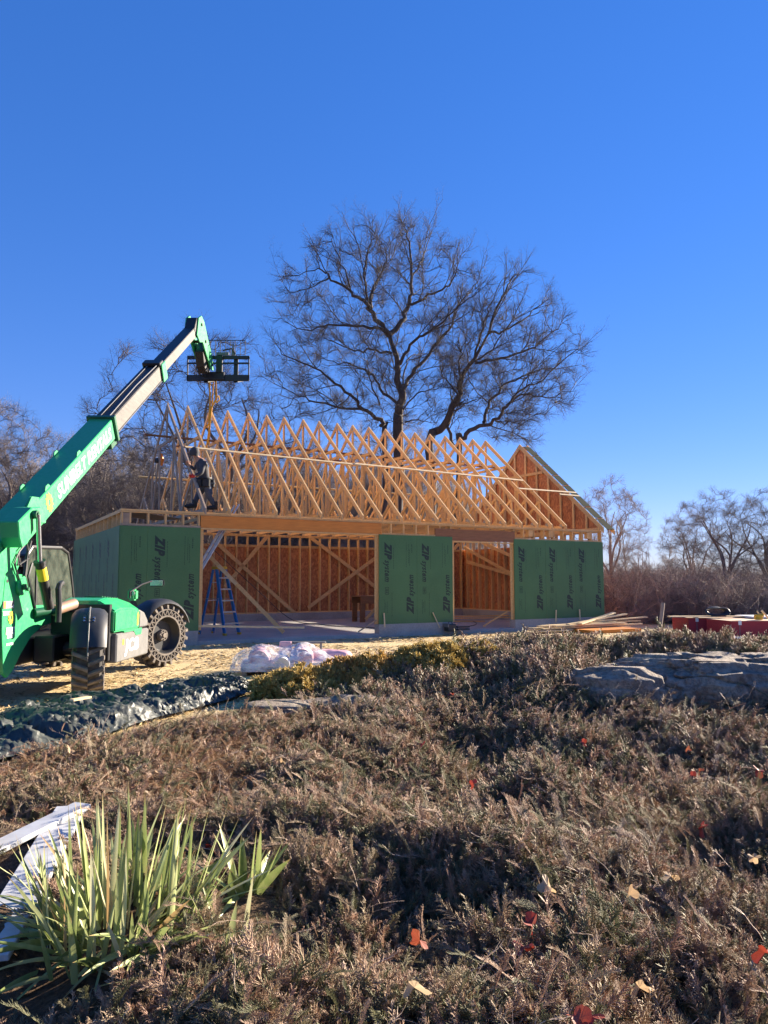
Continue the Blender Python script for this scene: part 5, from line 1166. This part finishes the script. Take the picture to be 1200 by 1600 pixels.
# bladed plants at the bottom left
def blades(name,cx,cy,n,lmin,lmax,wd,spread,seed,label,R0=.10,mat=None,lean=(0,0)):
    r=random.Random(seed); VV=[];FF=[];k0=0; base=hz(cx,cy); AL=[];TN=[]
    for i in range(n):
        tone=r.random(); a=r.uniform(0,6.28); q=R0*math.sqrt(r.random())*2; x=q*math.cos(a);y=q*math.sin(a)
        az=a+r.normalvariate(0,.5); ti=abs(r.normalvariate(spread*.6,spread*.5)); L_=r.uniform(lmin,lmax)*(1-.15*min(ti,1)); d=Vector((math.sin(ti)*math.cos(az)+lean[0],math.sin(ti)*math.sin(az)+lean[1],math.cos(ti))).normalized()
        side=d.cross(Vector((math.cos(az+r.uniform(-1,1)),math.sin(az),.1))).normalized(); w_=wd*r.uniform(.6,1.2); droop=r.uniform(.0,.35)*ti; p=Vector((x,y,-.02)); N_=9; fold=r.random()<.08
        for k in range(N_):
            t=k/(N_-1); ww=w_*(.75+.5*t if t<.35 else .925*(1-((t-.35)/.65)**1.6))+.0006
            nrm=d.cross(side).normalized()
            VV+= [p-side*ww+nrm*ww*.35,p,p+side*ww+nrm*ww*.35]; AL+=[t]*3; TN+=[tone]*3
            if k<N_-1: 
                b_=k0+k*3; FF+=[(b_,b_+1,b_+4,b_+3),(b_+1,b_+2,b_+5,b_+4)]
            dr=droop*(1 if not(fold and k>4) else 5); d=(d+Vector((math.cos(az)*.3,math.sin(az)*.3,-1))*dr/N_*1.4).normalized(); p=p+d*L_/(N_-1)
        k0+=N_*3
    me=npmesh(name,np.array([tuple(v) for v in VV]),np.array(FF),True)
    for nm_,vals in (('along',AL),('tone',TN)): at_=me.attributes.new(nm_,'FLOAT','POINT'); at_.data.foreach_set('value',np.array(vals,np.float32))
    o=link(name,me,mat or yuccam,None,(cx,cy,base+.04)); tag(o,label,'plant'); return o
blades('sword_leaf_plant',-1.05,3.10,210,.26,.55,.014,1.15,3,'large clump of pale green sword shaped leaves at the bottom left',R0=.15)
blades('sword_leaf_plant',-1.10,3.0,60,.22,.42,.013,1.25,13,'low spreading outer leaves around the foot of the large leaf clump',R0=.14)
blades('strap_leaf_plant',-.62,3.45,16,.22,.34,.020,.7,8,'small tuft of broad drooping leaves right of the large leaf clump',R0=.04)
blades('strap_leaf_plant',-.62,3.02,10,.20,.34,.016,1.0,18,'few low limp leaves in front of the small broad leaved tuft',R0=.06)
# fallen leaves
def leaf_mesh(seed):
    r=random.Random(seed); V=[(0,0,.004)];n=30
    for i in range(n):
        t=2*math.pi*i/n; lob=abs(math.sin(2.5*t+.3)); rr=.022+.030*lob**.8*(1 if i%2 else .85); x,y=rr*math.cos(t),rr*math.sin(t); V.append((x,y,.024*math.sin(t*2+seed)+.022*math.cos(t+seed*2)))
    return V,[(0,1+i,1+(i+1)%n) for i in range(n)]
lm=[]
for k in range(3):
    V,F=leaf_mesh(k); me=bpy.data.meshes.new('fallen_leaf'); me.from_pydata(V,[],F); me.materials.append(leafm if k<2 else tanleaf); lm.append(me)
spots=[(442,1190,'b'),(690,1090,''),(705,1085,''),(660,1162,''),(985,1120,''),(912,1160,''),(1068,1218,''),(1083,1212,''),(1075,1172,''),(1095,1205,''),(1185,1205,''),(985,1400,'b'),(1098,1295,''),(655,1470,''),(648,1545,'b'),(830,1445,''),(818,1480,''),(855,1385,'b'),(920,1588,''),(905,1592,''),(1195,1490,''),(245,1205,'b'),(110,1172,'b'),(1178,1340,'b'),(330,1325,''),(740,1225,''),(1048,1370,'b'),(1000,1545,'b')]
def where(px,py):
    v='at the very bottom' if py>1540 else 'near the bottom' if py>1400 else 'in the middle of the bed' if py>1240 else 'below the rock ledge' if px>850 else 'near the golden conifers' if py<1100 else 'in the upper part of the bed'
    return v
seen={}
leaf_i=0
for (px,py,b_) in spots:
    p=UZ(px,py,.2); 
    for it in range(6): p=UZ(px,py,hz(p.x,p.y)+.23)
    o=bpy.data.objects.new('fallen_leaf',lm[2 if b_ else leaf_i%2]); col.objects.link(o); o.location=p; o.rotation_euler=(random.uniform(-.9,.3),random.uniform(-.6,.6),random.uniform(0,6)); s_=random.uniform(.55,.9); o.scale=(s_,s_,s_)
    key=('tan' if b_ else 'red',where(px,py)); seen.setdefault(key,[]).append((px,o)); leaf_i+=1
ords=['leftmost','second from left','third from left','fourth from left','fifth from left','sixth from left','seventh from left','eighth from left']
for (c_,w_),L2 in seen.items():
    L2.sort(key=lambda q:q[0])
    for i,(px,o) in enumerate(L2): tag(o,f'{c_} fallen leaf {w_}'+('' if len(L2)==1 else f', {ords[i]} of {len(L2)}'),'leaf','fallen leaves on the juniper')
# ================================================================ BARE TREES
class TreeB:
    def __init__(s,seed): s.r=random.Random(seed); s.rn=np.random.default_rng(seed); s.br={}
    def add(s,pts,r0,r1,n=3):
        k=(len(pts),n); s.br.setdefault(k,[]).append((pts,r0,r1))
    def mesh(s,name,org):
        VV=[];FF=[];n0=0
        for (k,n),L_ in s.br.items():
            P=np.array([[tuple(p) for p in b[0]] for b in L_],float)-np.array(org); r0=np.array([b[1] for b in L_])[:,None];r1=np.array([b[2] for b in L_])[:,None]
            t=np.linspace(0,1,k)[None]; rad=r0*(1-t)+r1*t; d=np.gradient(P,axis=1); d/=np.linalg.norm(d,axis=2,keepdims=True)+1e-9
            a=np.cross(d,np.array([.31,.87,.38])); a/=np.linalg.norm(a,axis=2,keepdims=True)+1e-9; b=np.cross(d,a)
            R_=[P+(a*math.cos(2*math.pi*j/n)+b*math.sin(2*math.pi*j/n))*rad[...,None] for j in range(n)]
            V=np.stack(R_,2).reshape(-1,3); m=len(L_); base=(np.arange(m)*k*n)[:,None,None,None]+(np.arange(k-1)*n)[None,:,None,None]
            j=np.arange(n); q=np.stack([j,(j+1)%n,(j+1)%n+n,j+n],-1)[None,None]; F=(base+q).reshape(-1,4); VV.append(V);FF.append(F+n0);n0+=len(V)
        return npmesh(name,np.concatenate(VV),np.concatenate(FF),True)
    def grow(s,p,d,L_,r,lev,prm,cen=None):
        """p,d Vectors. prm: dict of per level lists"""
        k=prm['seg'][lev]; pts=[p.copy()]; dd=d.copy(); cur=p.copy(); wob=prm['wob'][lev]; up=prm['up'][lev]
        for i in range(k):
            dd=(dd+Vector((s.r.gauss(0,wob),s.r.gauss(0,wob),s.r.gauss(0,wob)+up))).normalized(); cur=cur+dd*(L_/k); pts.append(cur.copy())
        s.add(pts,r,r*prm['tap'][lev],prm['sides'][lev])
        if lev+1<len(prm['seg']): s.kids(pts,r,r*prm['tap'][lev],L_,lev,prm,cen)
    def kids(s,pts,r0,r1,L_,lev,prm,cen=None,tmin=None):
        n=prm['n'][lev]; n=max(1,int(round(n*s.r.uniform(.75,1.25)))); tmin=prm['t0'][lev] if tmin is None else tmin
        for i in range(n):
            t=tmin+(1-tmin)*(i+s.r.random())/n; t=min(t,.995); f=t*(len(pts)-1); k=int(f); q=pts[k].lerp(pts[k+1],f-k); tan=(pts[k+1]-pts[k]).normalized()
            a=s.r.uniform(0,6.283); u=tan.cross(Vector((.3,.2,.9))).normalized(); v=tan.cross(u)
            out=u*math.cos(a)+v*math.sin(a)
            if cen is not None and lev<=prm.get('bias',0):
                o=(q-cen).normalized(); out=(out+o*.5).normalized()
            ang=R(prm['ang'][lev]*s.r.uniform(.7,1.25)); nd=(tan*math.cos(ang)+out*math.sin(ang)).normalized()
            r_=(r0*(1-t)+r1*t); s.grow(q,nd,L_*prm['len'][lev]*(1.15-.55*t)*s.r.uniform(.7,1.2),min(r_*.62,prm['rmax'][lev+1]),lev+1,prm,cen)
oakprm=dict(seg=[6,7,5,4,3],wob=[.1,.13,.11,.12,.15],up=[.05,.04,.02,.01,.0],tap=[.4,.3,.35,.4,.5],sides=[7,5,4,3,3],bias=1,n=[9,9,6,4,0],t0=[.2,.15,.15,.15,0],ang=[50,52,50,50,45],len=[.45,.42,.52,.58,.5],rmax=[.4,.10,.017,.010,.007])
def smooth_path(P,nper=4):
    out=[];n=len(P)
    for i in range(n-1):
        a=P[max(i-1,0)];b=P[i];c=P[i+1];d=P[min(i+2,n-1)]
        for k in range(nper):
            t=k/nper; out.append(.5*((2*b)+(c-a)*t+(2*a-5*b+4*c-d)*t*t+(3*b-a-3*c+d)*t**3))
    out.append(P[-1]); return out
def fill_branches(tb,r,nodes_,targets,base,rad,cen,len2=1.0,bend=.35,prm=None,wob=.10):
    """join every target point to a nearby limb node with a curved thin branch that carries twigs"""
    prm=prm or oakprm; N_=np.array([tuple(n) for n in nodes_]); b0=np.array(tuple(base))
    dist0=np.linalg.norm(N_-b0,axis=1); made=[]
    order=sorted(targets,key=lambda t:(t-base).length)
    for t in order:
        tv=np.array(tuple(t)); d=np.linalg.norm(N_-tv,axis=1)+.0; ok=dist0<(t-base).length-.15; d=np.where(ok,d,1e9); k=int(np.argmin(d)); p=Vector(N_[k]); L_=(t-p).length
        if L_<.35 or L_>7: continue
        out=(p-base).normalized(); m1=p.lerp(t,.35)+out*L_*bend*.35+Vector((r.gauss(0,wob),r.gauss(0,wob),r.gauss(0,wob)))*L_; m2=p.lerp(t,.7)+out*L_*bend*.2+Vector((r.gauss(0,wob),r.gauss(0,wob),r.gauss(0,wob)))*L_*.6
        S=smooth_path([p,m1,m2,t],3); rr=min(rad*(.5+.25*L_),.05); tb.add(S,rr,.008,4); N_=np.vstack([N_,np.array([tuple(q) for q in S[2:-1:2]])]); dist0=np.linalg.norm(N_-b0,axis=1)
        tb.kids(S,rr,.008,len2*2.2,1,prm,cen,tmin=.25)
def ell_targets(r,c,rad,n,zmin,shell=.0):
    out=[]
    while len(out)<n:
        v=Vector((r.uniform(-1,1),r.uniform(-1,1),r.uniform(-1,1)))
        if v.length>1 or v.length<shell: continue
        p=Vector((c.x+v.x*rad[0],c.y+v.y*rad[1],c.z+v.z*rad[2]))
        if p.z>zmin: out.append(p)
    return out
def traced_tree(name,label,YD,limbs,seed,basepx,cat='tree',mat=None,ox=400,oy=300,sc_=.45,dens=1.0,ell=None,nfill=300,mat2=None):
    nodes_=[]; tb=TreeB(seed); r=random.Random(seed)
    org=UY(*basepx,YD); org.z=hz(org.x,org.y)-.1
    trunk=TreeB(seed+1); ctr=None
    c=UY(ox+sc_*600,oy+sc_*480,YD) if ctr is None else ctr
    cen=Vector((org.x,YD,org.z+7))
    for (pts,r0,r1,dz,kind) in limbs:
        n=len(pts); P=[]
        for i,(x,y) in enumerate(pts):
            t=i/(n-1); P.append(UY(ox+sc_*x,oy+sc_*y,YD+(dz[0]*(1-t)+dz[1]*t)))
        if kind=='trunk': P=[Vector((P[0].x,P[0].y,org.z))]+P
        S=smooth_path(P,4); 
        for p in S[1:-1]: p.x+=r.gauss(0,.05);p.y+=r.gauss(0,.08);p.z+=r.gauss(0,.05)
        # several tubes of falling radius make one limb
        nodes_+=S[1::2]
        m=len(S)-1; (trunk if kind=='trunk' else tb).add(S,r0*.78,r1*.45,10)
        Lg=sum((S[i+1]-S[i]).length for i in range(m)); nk=int(Lg*(1.1 if kind!='trunk' else .3)*dens)
        for i in range(nk):
            t=(.12 if kind!='trunk' else .45)+(.88 if kind!='trunk' else .55)*(i+r.random())/max(nk,1); t=min(t,.99); f=t*m; k=int(f); q=S[k].lerp(S[k+1],f-k); tan=(S[k+1]-S[k]).normalized()
            a=r.uniform(0,6.283); u=tan.cross(Vector((.3,.2,.9))).normalized(); v=tan.cross(u); out=((u*math.cos(a)+v*math.sin(a))+(q-cen).normalized()*.6).normalized()
            ang=R(r.uniform(32,68)); nd=(tan*math.cos(ang)+out*math.sin(ang)).normalized(); rad=(r0*(1-t)+r1*t)
            tb.grow(q,nd,r.uniform(1.6,4.0)*(1.1-.6*t),min(rad*.45,.032),1,oakprm,cen)
        if kind!='trunk':
            for j in range(3):
                e=(S[-1]-S[-2]).normalized(); tb.grow(S[-1],(e+Vector((r.gauss(0,.5),r.gauss(0,.5),r.gauss(0,.5)))).normalized(),r.uniform(.6,1.1),r1*.6,2,oakprm,cen)
    if ell:
        c2=UY(ell[0],ell[1],YD); fill_branches(tb,r,nodes_,ell_targets(r,c2,(ell[2],ell[3],ell[4]),nfill,org.z+5.2),Vector((org.x,YD,org.z+4.5)),.022,cen,.88)
    E_=empty(name,org); tag(E_,label,cat)
    link('crown',tb.mesh('crown',org),mat2 or bark,E_); link('trunk',trunk.mesh('trunk',org),mat or bark,E_); return E_
YT=38
limbsA=[
 ([(495,840),(497,770),(501,700),(490,600),(464,495)],.42,.24,(0,0),'trunk'),
 ([(464,497),(432,462),(402,412),(375,380),(330,350),(262,305),(215,265),(150,290)],.20,.03,(0,-2),'l'),
 ([(400,405),(400,350),(425,300),(448,240),(455,195),(466,150)],.12,.02,(0,1.5),'l'),
 ([(395,385),(375,300),(385,220),(400,160),(396,110)],.09,.02,(-.5,-1.5),'l'),
 ([(330,350),(300,250),(270,185),(264,150)],.06,.02,(-1,-2),'l'),
 ([(250,300),(190,330),(120,345),(105,330)],.05,.015,(-1.5,-3),'l'),
 ([(464,495),(505,450),(530,385),(538,300),(535,200),(521,125),(517,85)],.19,.02,(0,1),'l'),
 ([(537,300),(580,230),(600,165),(604,125)],.07,.015,(.5,2),'l'),
 ([(530,390),(595,360),(660,335),(700,270),(690,190)],.10,.02,(0,-2),'l'),
 ([(505,690),(540,635),(600,560),(665,480),(705,390),(760,330),(790,260)],.15,.02,(0,2.5),'l'),
 ([(500,600),(540,530),(600,485),(680,420),(735,370),(800,320)],.12,.02,(0,-2.5),'l'),
 ([(463,497),(430,475),(350,465),(255,458),(170,480),(90,440)],.13,.02,(0,-2),'l'),
 ([(470,560),(400,550),(345,548),(260,520),(190,510)],.09,.02,(0,2.5),'l'),
 ([(445,860),(440,815),(428,785),(370,752),(330,705),(255,645),(180,600),(95,560),(60,510)],.20,.02,(-.5,-3),'trunk'),
 ([(370,755),(290,745),(190,720),(110,690),(20,640)],.10,.02,(-1,1.5),'l'),
 ([(495,740),(445,700),(405,640),(340,600),(270,590),(200,560)],.12,.02,(0,3),'l'),
 ([(430,740),(400,660),(380,590),(330,560)],.06,.015,(0,-3),'l'),
 ([(330,700),(300,740),(220,770),(130,780)],.05,.015,(-1,-2),'l'),
 ([(510,760),(560,700),(600,690),(650,680)],.06,.015,(0,-1),'l'),
 ([(520,800),(560,790),(620,800)],.06,.02,(0,-1),'l'),
 ([(500,680),(520,600),(560,560),(640,570)],.07,.02,(0,3),'l')]
traced_tree('oak_tree','great bare oak, its trunk rising behind the middle of the trusses',YT,limbsA,5,(620,905),mat2=twigbark,ell=(592,520,6.1,4.8,6.1),nfill=540)
limbsB=[
 ([(610,880),(640,830),(690,745),(715,650),(760,570),(808,490)],.34,.12,(0,0),'trunk'),
 ([(808,490),(830,420),(868,345),(900,290),(930,275)],.11,.02,(0,1),'l'),
 ([(760,570),(790,470),(810,400),(860,300)],.08,.02,(0,-2),'l'),
 ([(760,592),(850,575),(950,545),(1020,500),(1065,455)],.10,.02,(0,-2),'l'),
 ([(810,490),(860,480),(930,440),(990,390),(1010,350)],.09,.02,(0,2),'l'),
 ([(700,885),(715,860),(760,820),(830,795),(870,740),(935,700),(1010,712),(1110,690)],.21,.02,(-.5,-2),'trunk'),
 ([(790,800),(808,740),(850,680),(920,640),(1020,612),(1130,600)],.12,.02,(-.5,2),'l'),
 ([(870,740),(930,680),(1000,650),(1090,560),(1130,560)],.08,.02,(0,-1),'l'),
 ([(685,880),(668,800),(690,745)],.13,.1,(0,0),'l'),
 ([(710,660),(704,600),(712,555)],.09,.06,(0,-.5),'l'),
 ([(715,640),(740,600),(800,560),(850,500),(880,470)],.09,.02,(0,-2.5),'l'),
 ([(830,795),(880,800),(930,790),(1000,770)],.05,.015,(0,-1),'l'),
 ([(690,760),(740,730),(790,720),(840,730)],.05,.015,(0,2),'l'),
 ([(700,700),(660,650),(640,600),(660,560)],.06,.015,(0,2),'l')]
traced_tree('oak_tree','bare leaning oak with two stems spreading to the right of the great one',YT-.6,limbsB,15,(690,905),mat2=twigbark,ell=(795,575,3.9,3.8,4.4),nfill=300)
def dome_tree(seed,h,rx,r0,n,mat,zlow=.28,len2=.5,prm=None):
    tb=TreeB(seed); tr=TreeB(seed+99); r=tb.r; th=h*.30; P=[Vector((0,0,-.3)),Vector((r.gauss(0,.1),r.gauss(0,.1),th*.6)),Vector((r.gauss(0,.15),r.gauss(0,.15),th))]; P=smooth_path(P,3); tr.add(P,r0,r0*.7,8)
    nodes_=[P[-1]]; base=Vector((0,0,th*.7)); k=7
    for i in range(k):
        a=6.28*i/k+r.uniform(-.3,.3); q=r.uniform(.25,.7); e=Vector((rx*q*math.cos(a),rx*q*math.sin(a),h*(.9-.35*q))); m1=P[-1].lerp(e,.4)+Vector((r.gauss(0,.25),r.gauss(0,.25),.1)); m2=P[-1].lerp(e,.72)+Vector((r.gauss(0,.25),r.gauss(0,.25),.15))
        S=smooth_path([P[-1]-Vector((0,0,r.uniform(0,.5))),m1,m2,e],4); tb.add(S,r0*.5,.02,6); nodes_+=S[1::2]
    c=Vector((0,0,h*.56)); T_=ell_targets(r,c,(rx,rx,h*.44),n,h*zlow,.35); fill_branches(tb,r,nodes_,T_,base,.02,c,len2,prm=prm); return tr.mesh('trunk',(0,0,0)),tb.mesh('crown',(0,0,0))
# generic bare trees
def bare_tree(seed,h,r0,spread,mat,prm,nl,t0=.2,multi=1):
    tb=TreeB(seed); tr=TreeB(seed+99); r=tb.r
    for q in range(multi):
        d=Vector((r.gauss(0,.05+.15*(multi>1)),r.gauss(0,.05+.15*(multi>1)),1)).normalized(); P=[Vector((r.gauss(0,.15)*(multi>1),r.gauss(0,.15)*(multi>1),-.3))]; n=9
        for i in range(n): d=(d+Vector((r.gauss(0,.06),r.gauss(0,.06),.05))).normalized(); P.append(P[-1]+d*h*.9/n)
        tr.add(P,r0,r0*.18,7); cen=Vector((0,0,h*.35))
        for i in range(nl):
            t=t0+(1-t0)*(i+r.random())/nl; t=min(t,.98); f=t*n; k=int(f); p=P[k].lerp(P[k+1],f-k); a=r.uniform(0,6.28); ang=R(r.uniform(35,65)*(1.1-.5*t)+8)
            nd=Vector((math.sin(ang)*math.cos(a),math.sin(ang)*math.sin(a),math.cos(ang))); tb.grow(p,nd,h*spread*(1.15-.85*t)*r.uniform(.7,1.25),min(r0*(1-.85*t)*.5,r0*.4),0,prm,cen)
    return tr.mesh('trunk',(0,0,0)),tb.mesh('crown',(0,0,0))
midprm=dict(seg=[6,5,4,3],wob=[.14,.18,.22,.25],up=[.05,.03,.01,.0],tap=[.3,.35,.4,.5],sides=[5,4,3,3],n=[13,7,5,0],t0=[.15,.15,.15,0],ang=[50,50,50,45],len=[.40,.46,.55,.5],rmax=[.2,.030,.014,.009])
finprm=dict(seg=[6,5,4,3,3],wob=[.10,.12,.15,.18,.2],up=[.08,.07,.06,.05,.03],tap=[.35,.4,.45,.5,.5],sides=[5,4,3,3,3],n=[14,9,6,5,0],t0=[.12,.12,.12,.1,0],ang=[42,44,44,44,40],len=[.42,.48,.5,.55,.5],rmax=[.2,.05,.022,.014,.011])
barkd=barkm('dark_grey_bark',(.20,.165,.145),(.10,.085,.075))
protos={}

for nm,args in dict(tall=(31,13,.20,.34,bark2,midprm,34,.15),slim=(32,12,.12,.24,bark2,midprm,30,.2),round_=(33,9,.17,.50,barkd,midprm,30,.16),multi=(34,8,.10,.34,bark3,midprm,12,.12,3)).items():
    protos[nm]=(bare_tree(*args),args[4],args[1])
protos['round_']=(dome_tree(35,9,3.6,.17,260,barkd,.30,.75),barkd,9)
protos['oval']=(dome_tree(36,9,2.6,.15,220,bark3,.26,.7),bark3,9)
used=set()
def put_tree(kind,x,y,h,label,group,rz=None,mat=None,name='bare_tree'):
    (tm,cm),mt,h0=protos[kind]; s_=h/h0; e=empty(name,(x,y,hz(x,y)-.1),random.uniform(0,6.28) if rz is None else rz); e.scale=(s_,s_,s_*random.uniform(.93,1.07))
    tag(e,label,'tree',group); link('trunk',tm,mt,e); link('crown',cm,mt,e); return e
# big fine twigged tree at the left edge
domebark=barkm('brown_grey_bark',(.22,.175,.15),(.12,.095,.08))
tm,cm=dome_tree(41,10.2,4.6,.30,1000,domebark,.12,.75)
def at(px,Y): return (px-600)/FPX*Y
e=empty('bare_tree',(at(-20,34),34,hz(-17,34)-.1),0); e.scale=(1,1,.98); tag(e,'broad domed bare tree with dense fine twigs at the left edge behind the boom','tree'); link('trunk',tm,bark,e); link('crown',cm,domebark,e)
# tree behind the forks and trees seen through the trusses
put_tree('round_',at(312,34),34,13.6,'dark bare tree rising behind the fork carriage','bare trees behind the garage')
G1='bare trees in the wood behind the garage'
rt=random.Random(77)
wood=[(104,36,'tall','leftmost tree of the wood, beside the domed one behind the boom'),(128,42,'slim','slim tree of the wood seen just under the lettered boom section'),
(152,35,'tall','tall tree of the wood over the back corner of the green side wall'),(176,44,'round_','tree of the wood behind the top end of the lettered boom section'),
(203,37,'tall','tree of the wood over the front corner of the green wall'),(226,33,'round_','dark tangled tree of the wood just left of the first truss'),
(262,40,'slim','slim tree of the wood seen through the first truss'),(345,38,'tall','tree of the wood right of the worker, seen through the trusses'),
(392,41,'round_','low tree of the wood between the fork carriage and the great oak'),(440,44,'slim','slim tree of the wood left of the great oak, seen through the trusses'),
(498,42,'tall','tree of the wood just left of the oak trunk, seen through the trusses'),(560,43,'slim','slim tree of the wood touching the great oak on its left'),
(742,44,'tall','tree of the wood right of the leaning oak, behind the last trusses'),(800,45,'slim','slim tree of the wood showing above the ridge by the gable')]
for i,(px,Y,kd,lb) in enumerate(wood):
    top_y=np.interp(px,[0,60,110,170,230,300,400,520,700,760,800],[700,700,690,668,680,640,660,690,735,700,745]); hh=(906-top_y)/FPX*Y+1.5
    put_tree(kd,at(px,Y),Y,hh*rt.uniform(.95,1.05),lb,G1)
# right side
put_tree('oval',at(955,33),33,6.2,'bare bushy tree standing just right of the gable end','bare trees right of the garage')
put_tree('slim',at(978,37),37,5.6,'slim pale bare tree right beside the one at the gable end','bare trees right of the garage')
put_tree('round_',at(1128,31),31,5.8,'wide bare tree with a dark tangle in its crown behind the red bundles','bare trees right of the garage')
put_tree('round_',at(1200,33),33,6.3,'bare tree cut by the right edge of the picture','bare trees right of the garage')
put_tree('slim',at(1040,38),38,4.4,'thin low bare tree between the gable tree and the wide one','bare trees right of the garage')
put_tree('oval',at(1078,36),36,5.6,'many stemmed bare tree left of the wide one','bare trees right of the garage')
put_tree('multi',at(1008,31),31,3.5,'small many stemmed bare tree over the brush by the grey post','bare trees right of the garage')
# brush thickets: dense masses of thin stems
def brush_src(seed,h=2.0,n=34):
    tb=TreeB(seed); r=tb.r; prm=dict(seg=[6,4,3],wob=[.26,.28,.3],up=[.0,.0,.0],tap=[.4,.5,.5],sides=[3,3,3],n=[9,6,0],t0=[.1,.1,0],ang=[58,58,55],len=[.42,.50,.5],rmax=[.02,.009,.006])
    for i in range(n):
        a=r.uniform(0,6.28);q=r.uniform(0,.9); d=Vector((math.cos(a)*1.1*r.random(),math.sin(a)*1.1*r.random(),1)).normalized(); tb.grow(Vector((q*math.cos(a),q*math.sin(a),-.1)),d,h*r.uniform(.5,1.05),.014,0,prm,None)
    me=tb.mesh('brush_clump',(0,0,0)); me.materials.append(barkd if seed%3==0 else bark3); return bpy.data.objects.new('brush_clump',me)
bs=[brush_src(i+50) for i in range(4)]
bs2=[]
for s_ in ('tall','slim','round_'):
    (tm,cm),mt,h0=protos[s_]; c=bpy.data.objects.new('far_tree',cm.copy()); c.data.materials.clear(); c.data.materials.append(bark2); bs2.append(c)
def thicket(name,n,xr,yr,smin,smax,label,seed,srcs,shape=None,mat=bark3):
    r=np.random.default_rng(seed); y=r.uniform(*yr,n); px=r.uniform(*xr,n); x=(px-600)/FPX*y; k=np.ones(n,bool)
    if shape is not None: k=shape(px,y)
    x=x[k];y=y[k];n=len(x); rot=np.stack([r.normal(0,.06,n),r.normal(0,.06,n),r.uniform(0,6.28,n)],-1)
    return scatter(name,np.stack([x,y,gh(x,y)],-1),rot,r.uniform(smin,smax,n),srcs,mat,label,'brush')
def clear_house(px,y):
    x=(px-600)/FPX*y; rx=x-BX;ry=y-BY; s_=rx*math.cos(TH)+ry*math.sin(TH);d_=-rx*math.sin(TH)+ry*math.cos(TH); return ~((s_>-2)&(s_<L+1.6)&(d_>-2)&(d_<D+1.5))
thicket('brush_thicket',460,(930,1420),(26.5,44),.7,1.3,'dense tangled leafless brush filling the right side behind the red bundles',61,bs,clear_house)
thicket('brush_thicket',420,(-260,930),(31,46),.75,1.4,'dense leafless brush behind the garage and the handler',62,bs,clear_house)
thicket('far_woods',240,(700,1600),(80,150),.30,.50,'distant low wood along the horizon at the right',66,bs2,None,bark2)
thicket('far_woods',300,(-350,720),(66,120),.55,.85,'distant grey leafless wood along the horizon at the left',63,bs2,None,bark2)
thicket('far_woods',430,(-200,760),(41,66),.62,.98,'grey leafless wood standing close behind the garage',64,bs2,None,bark2)
# slender dark saplings in the right brush
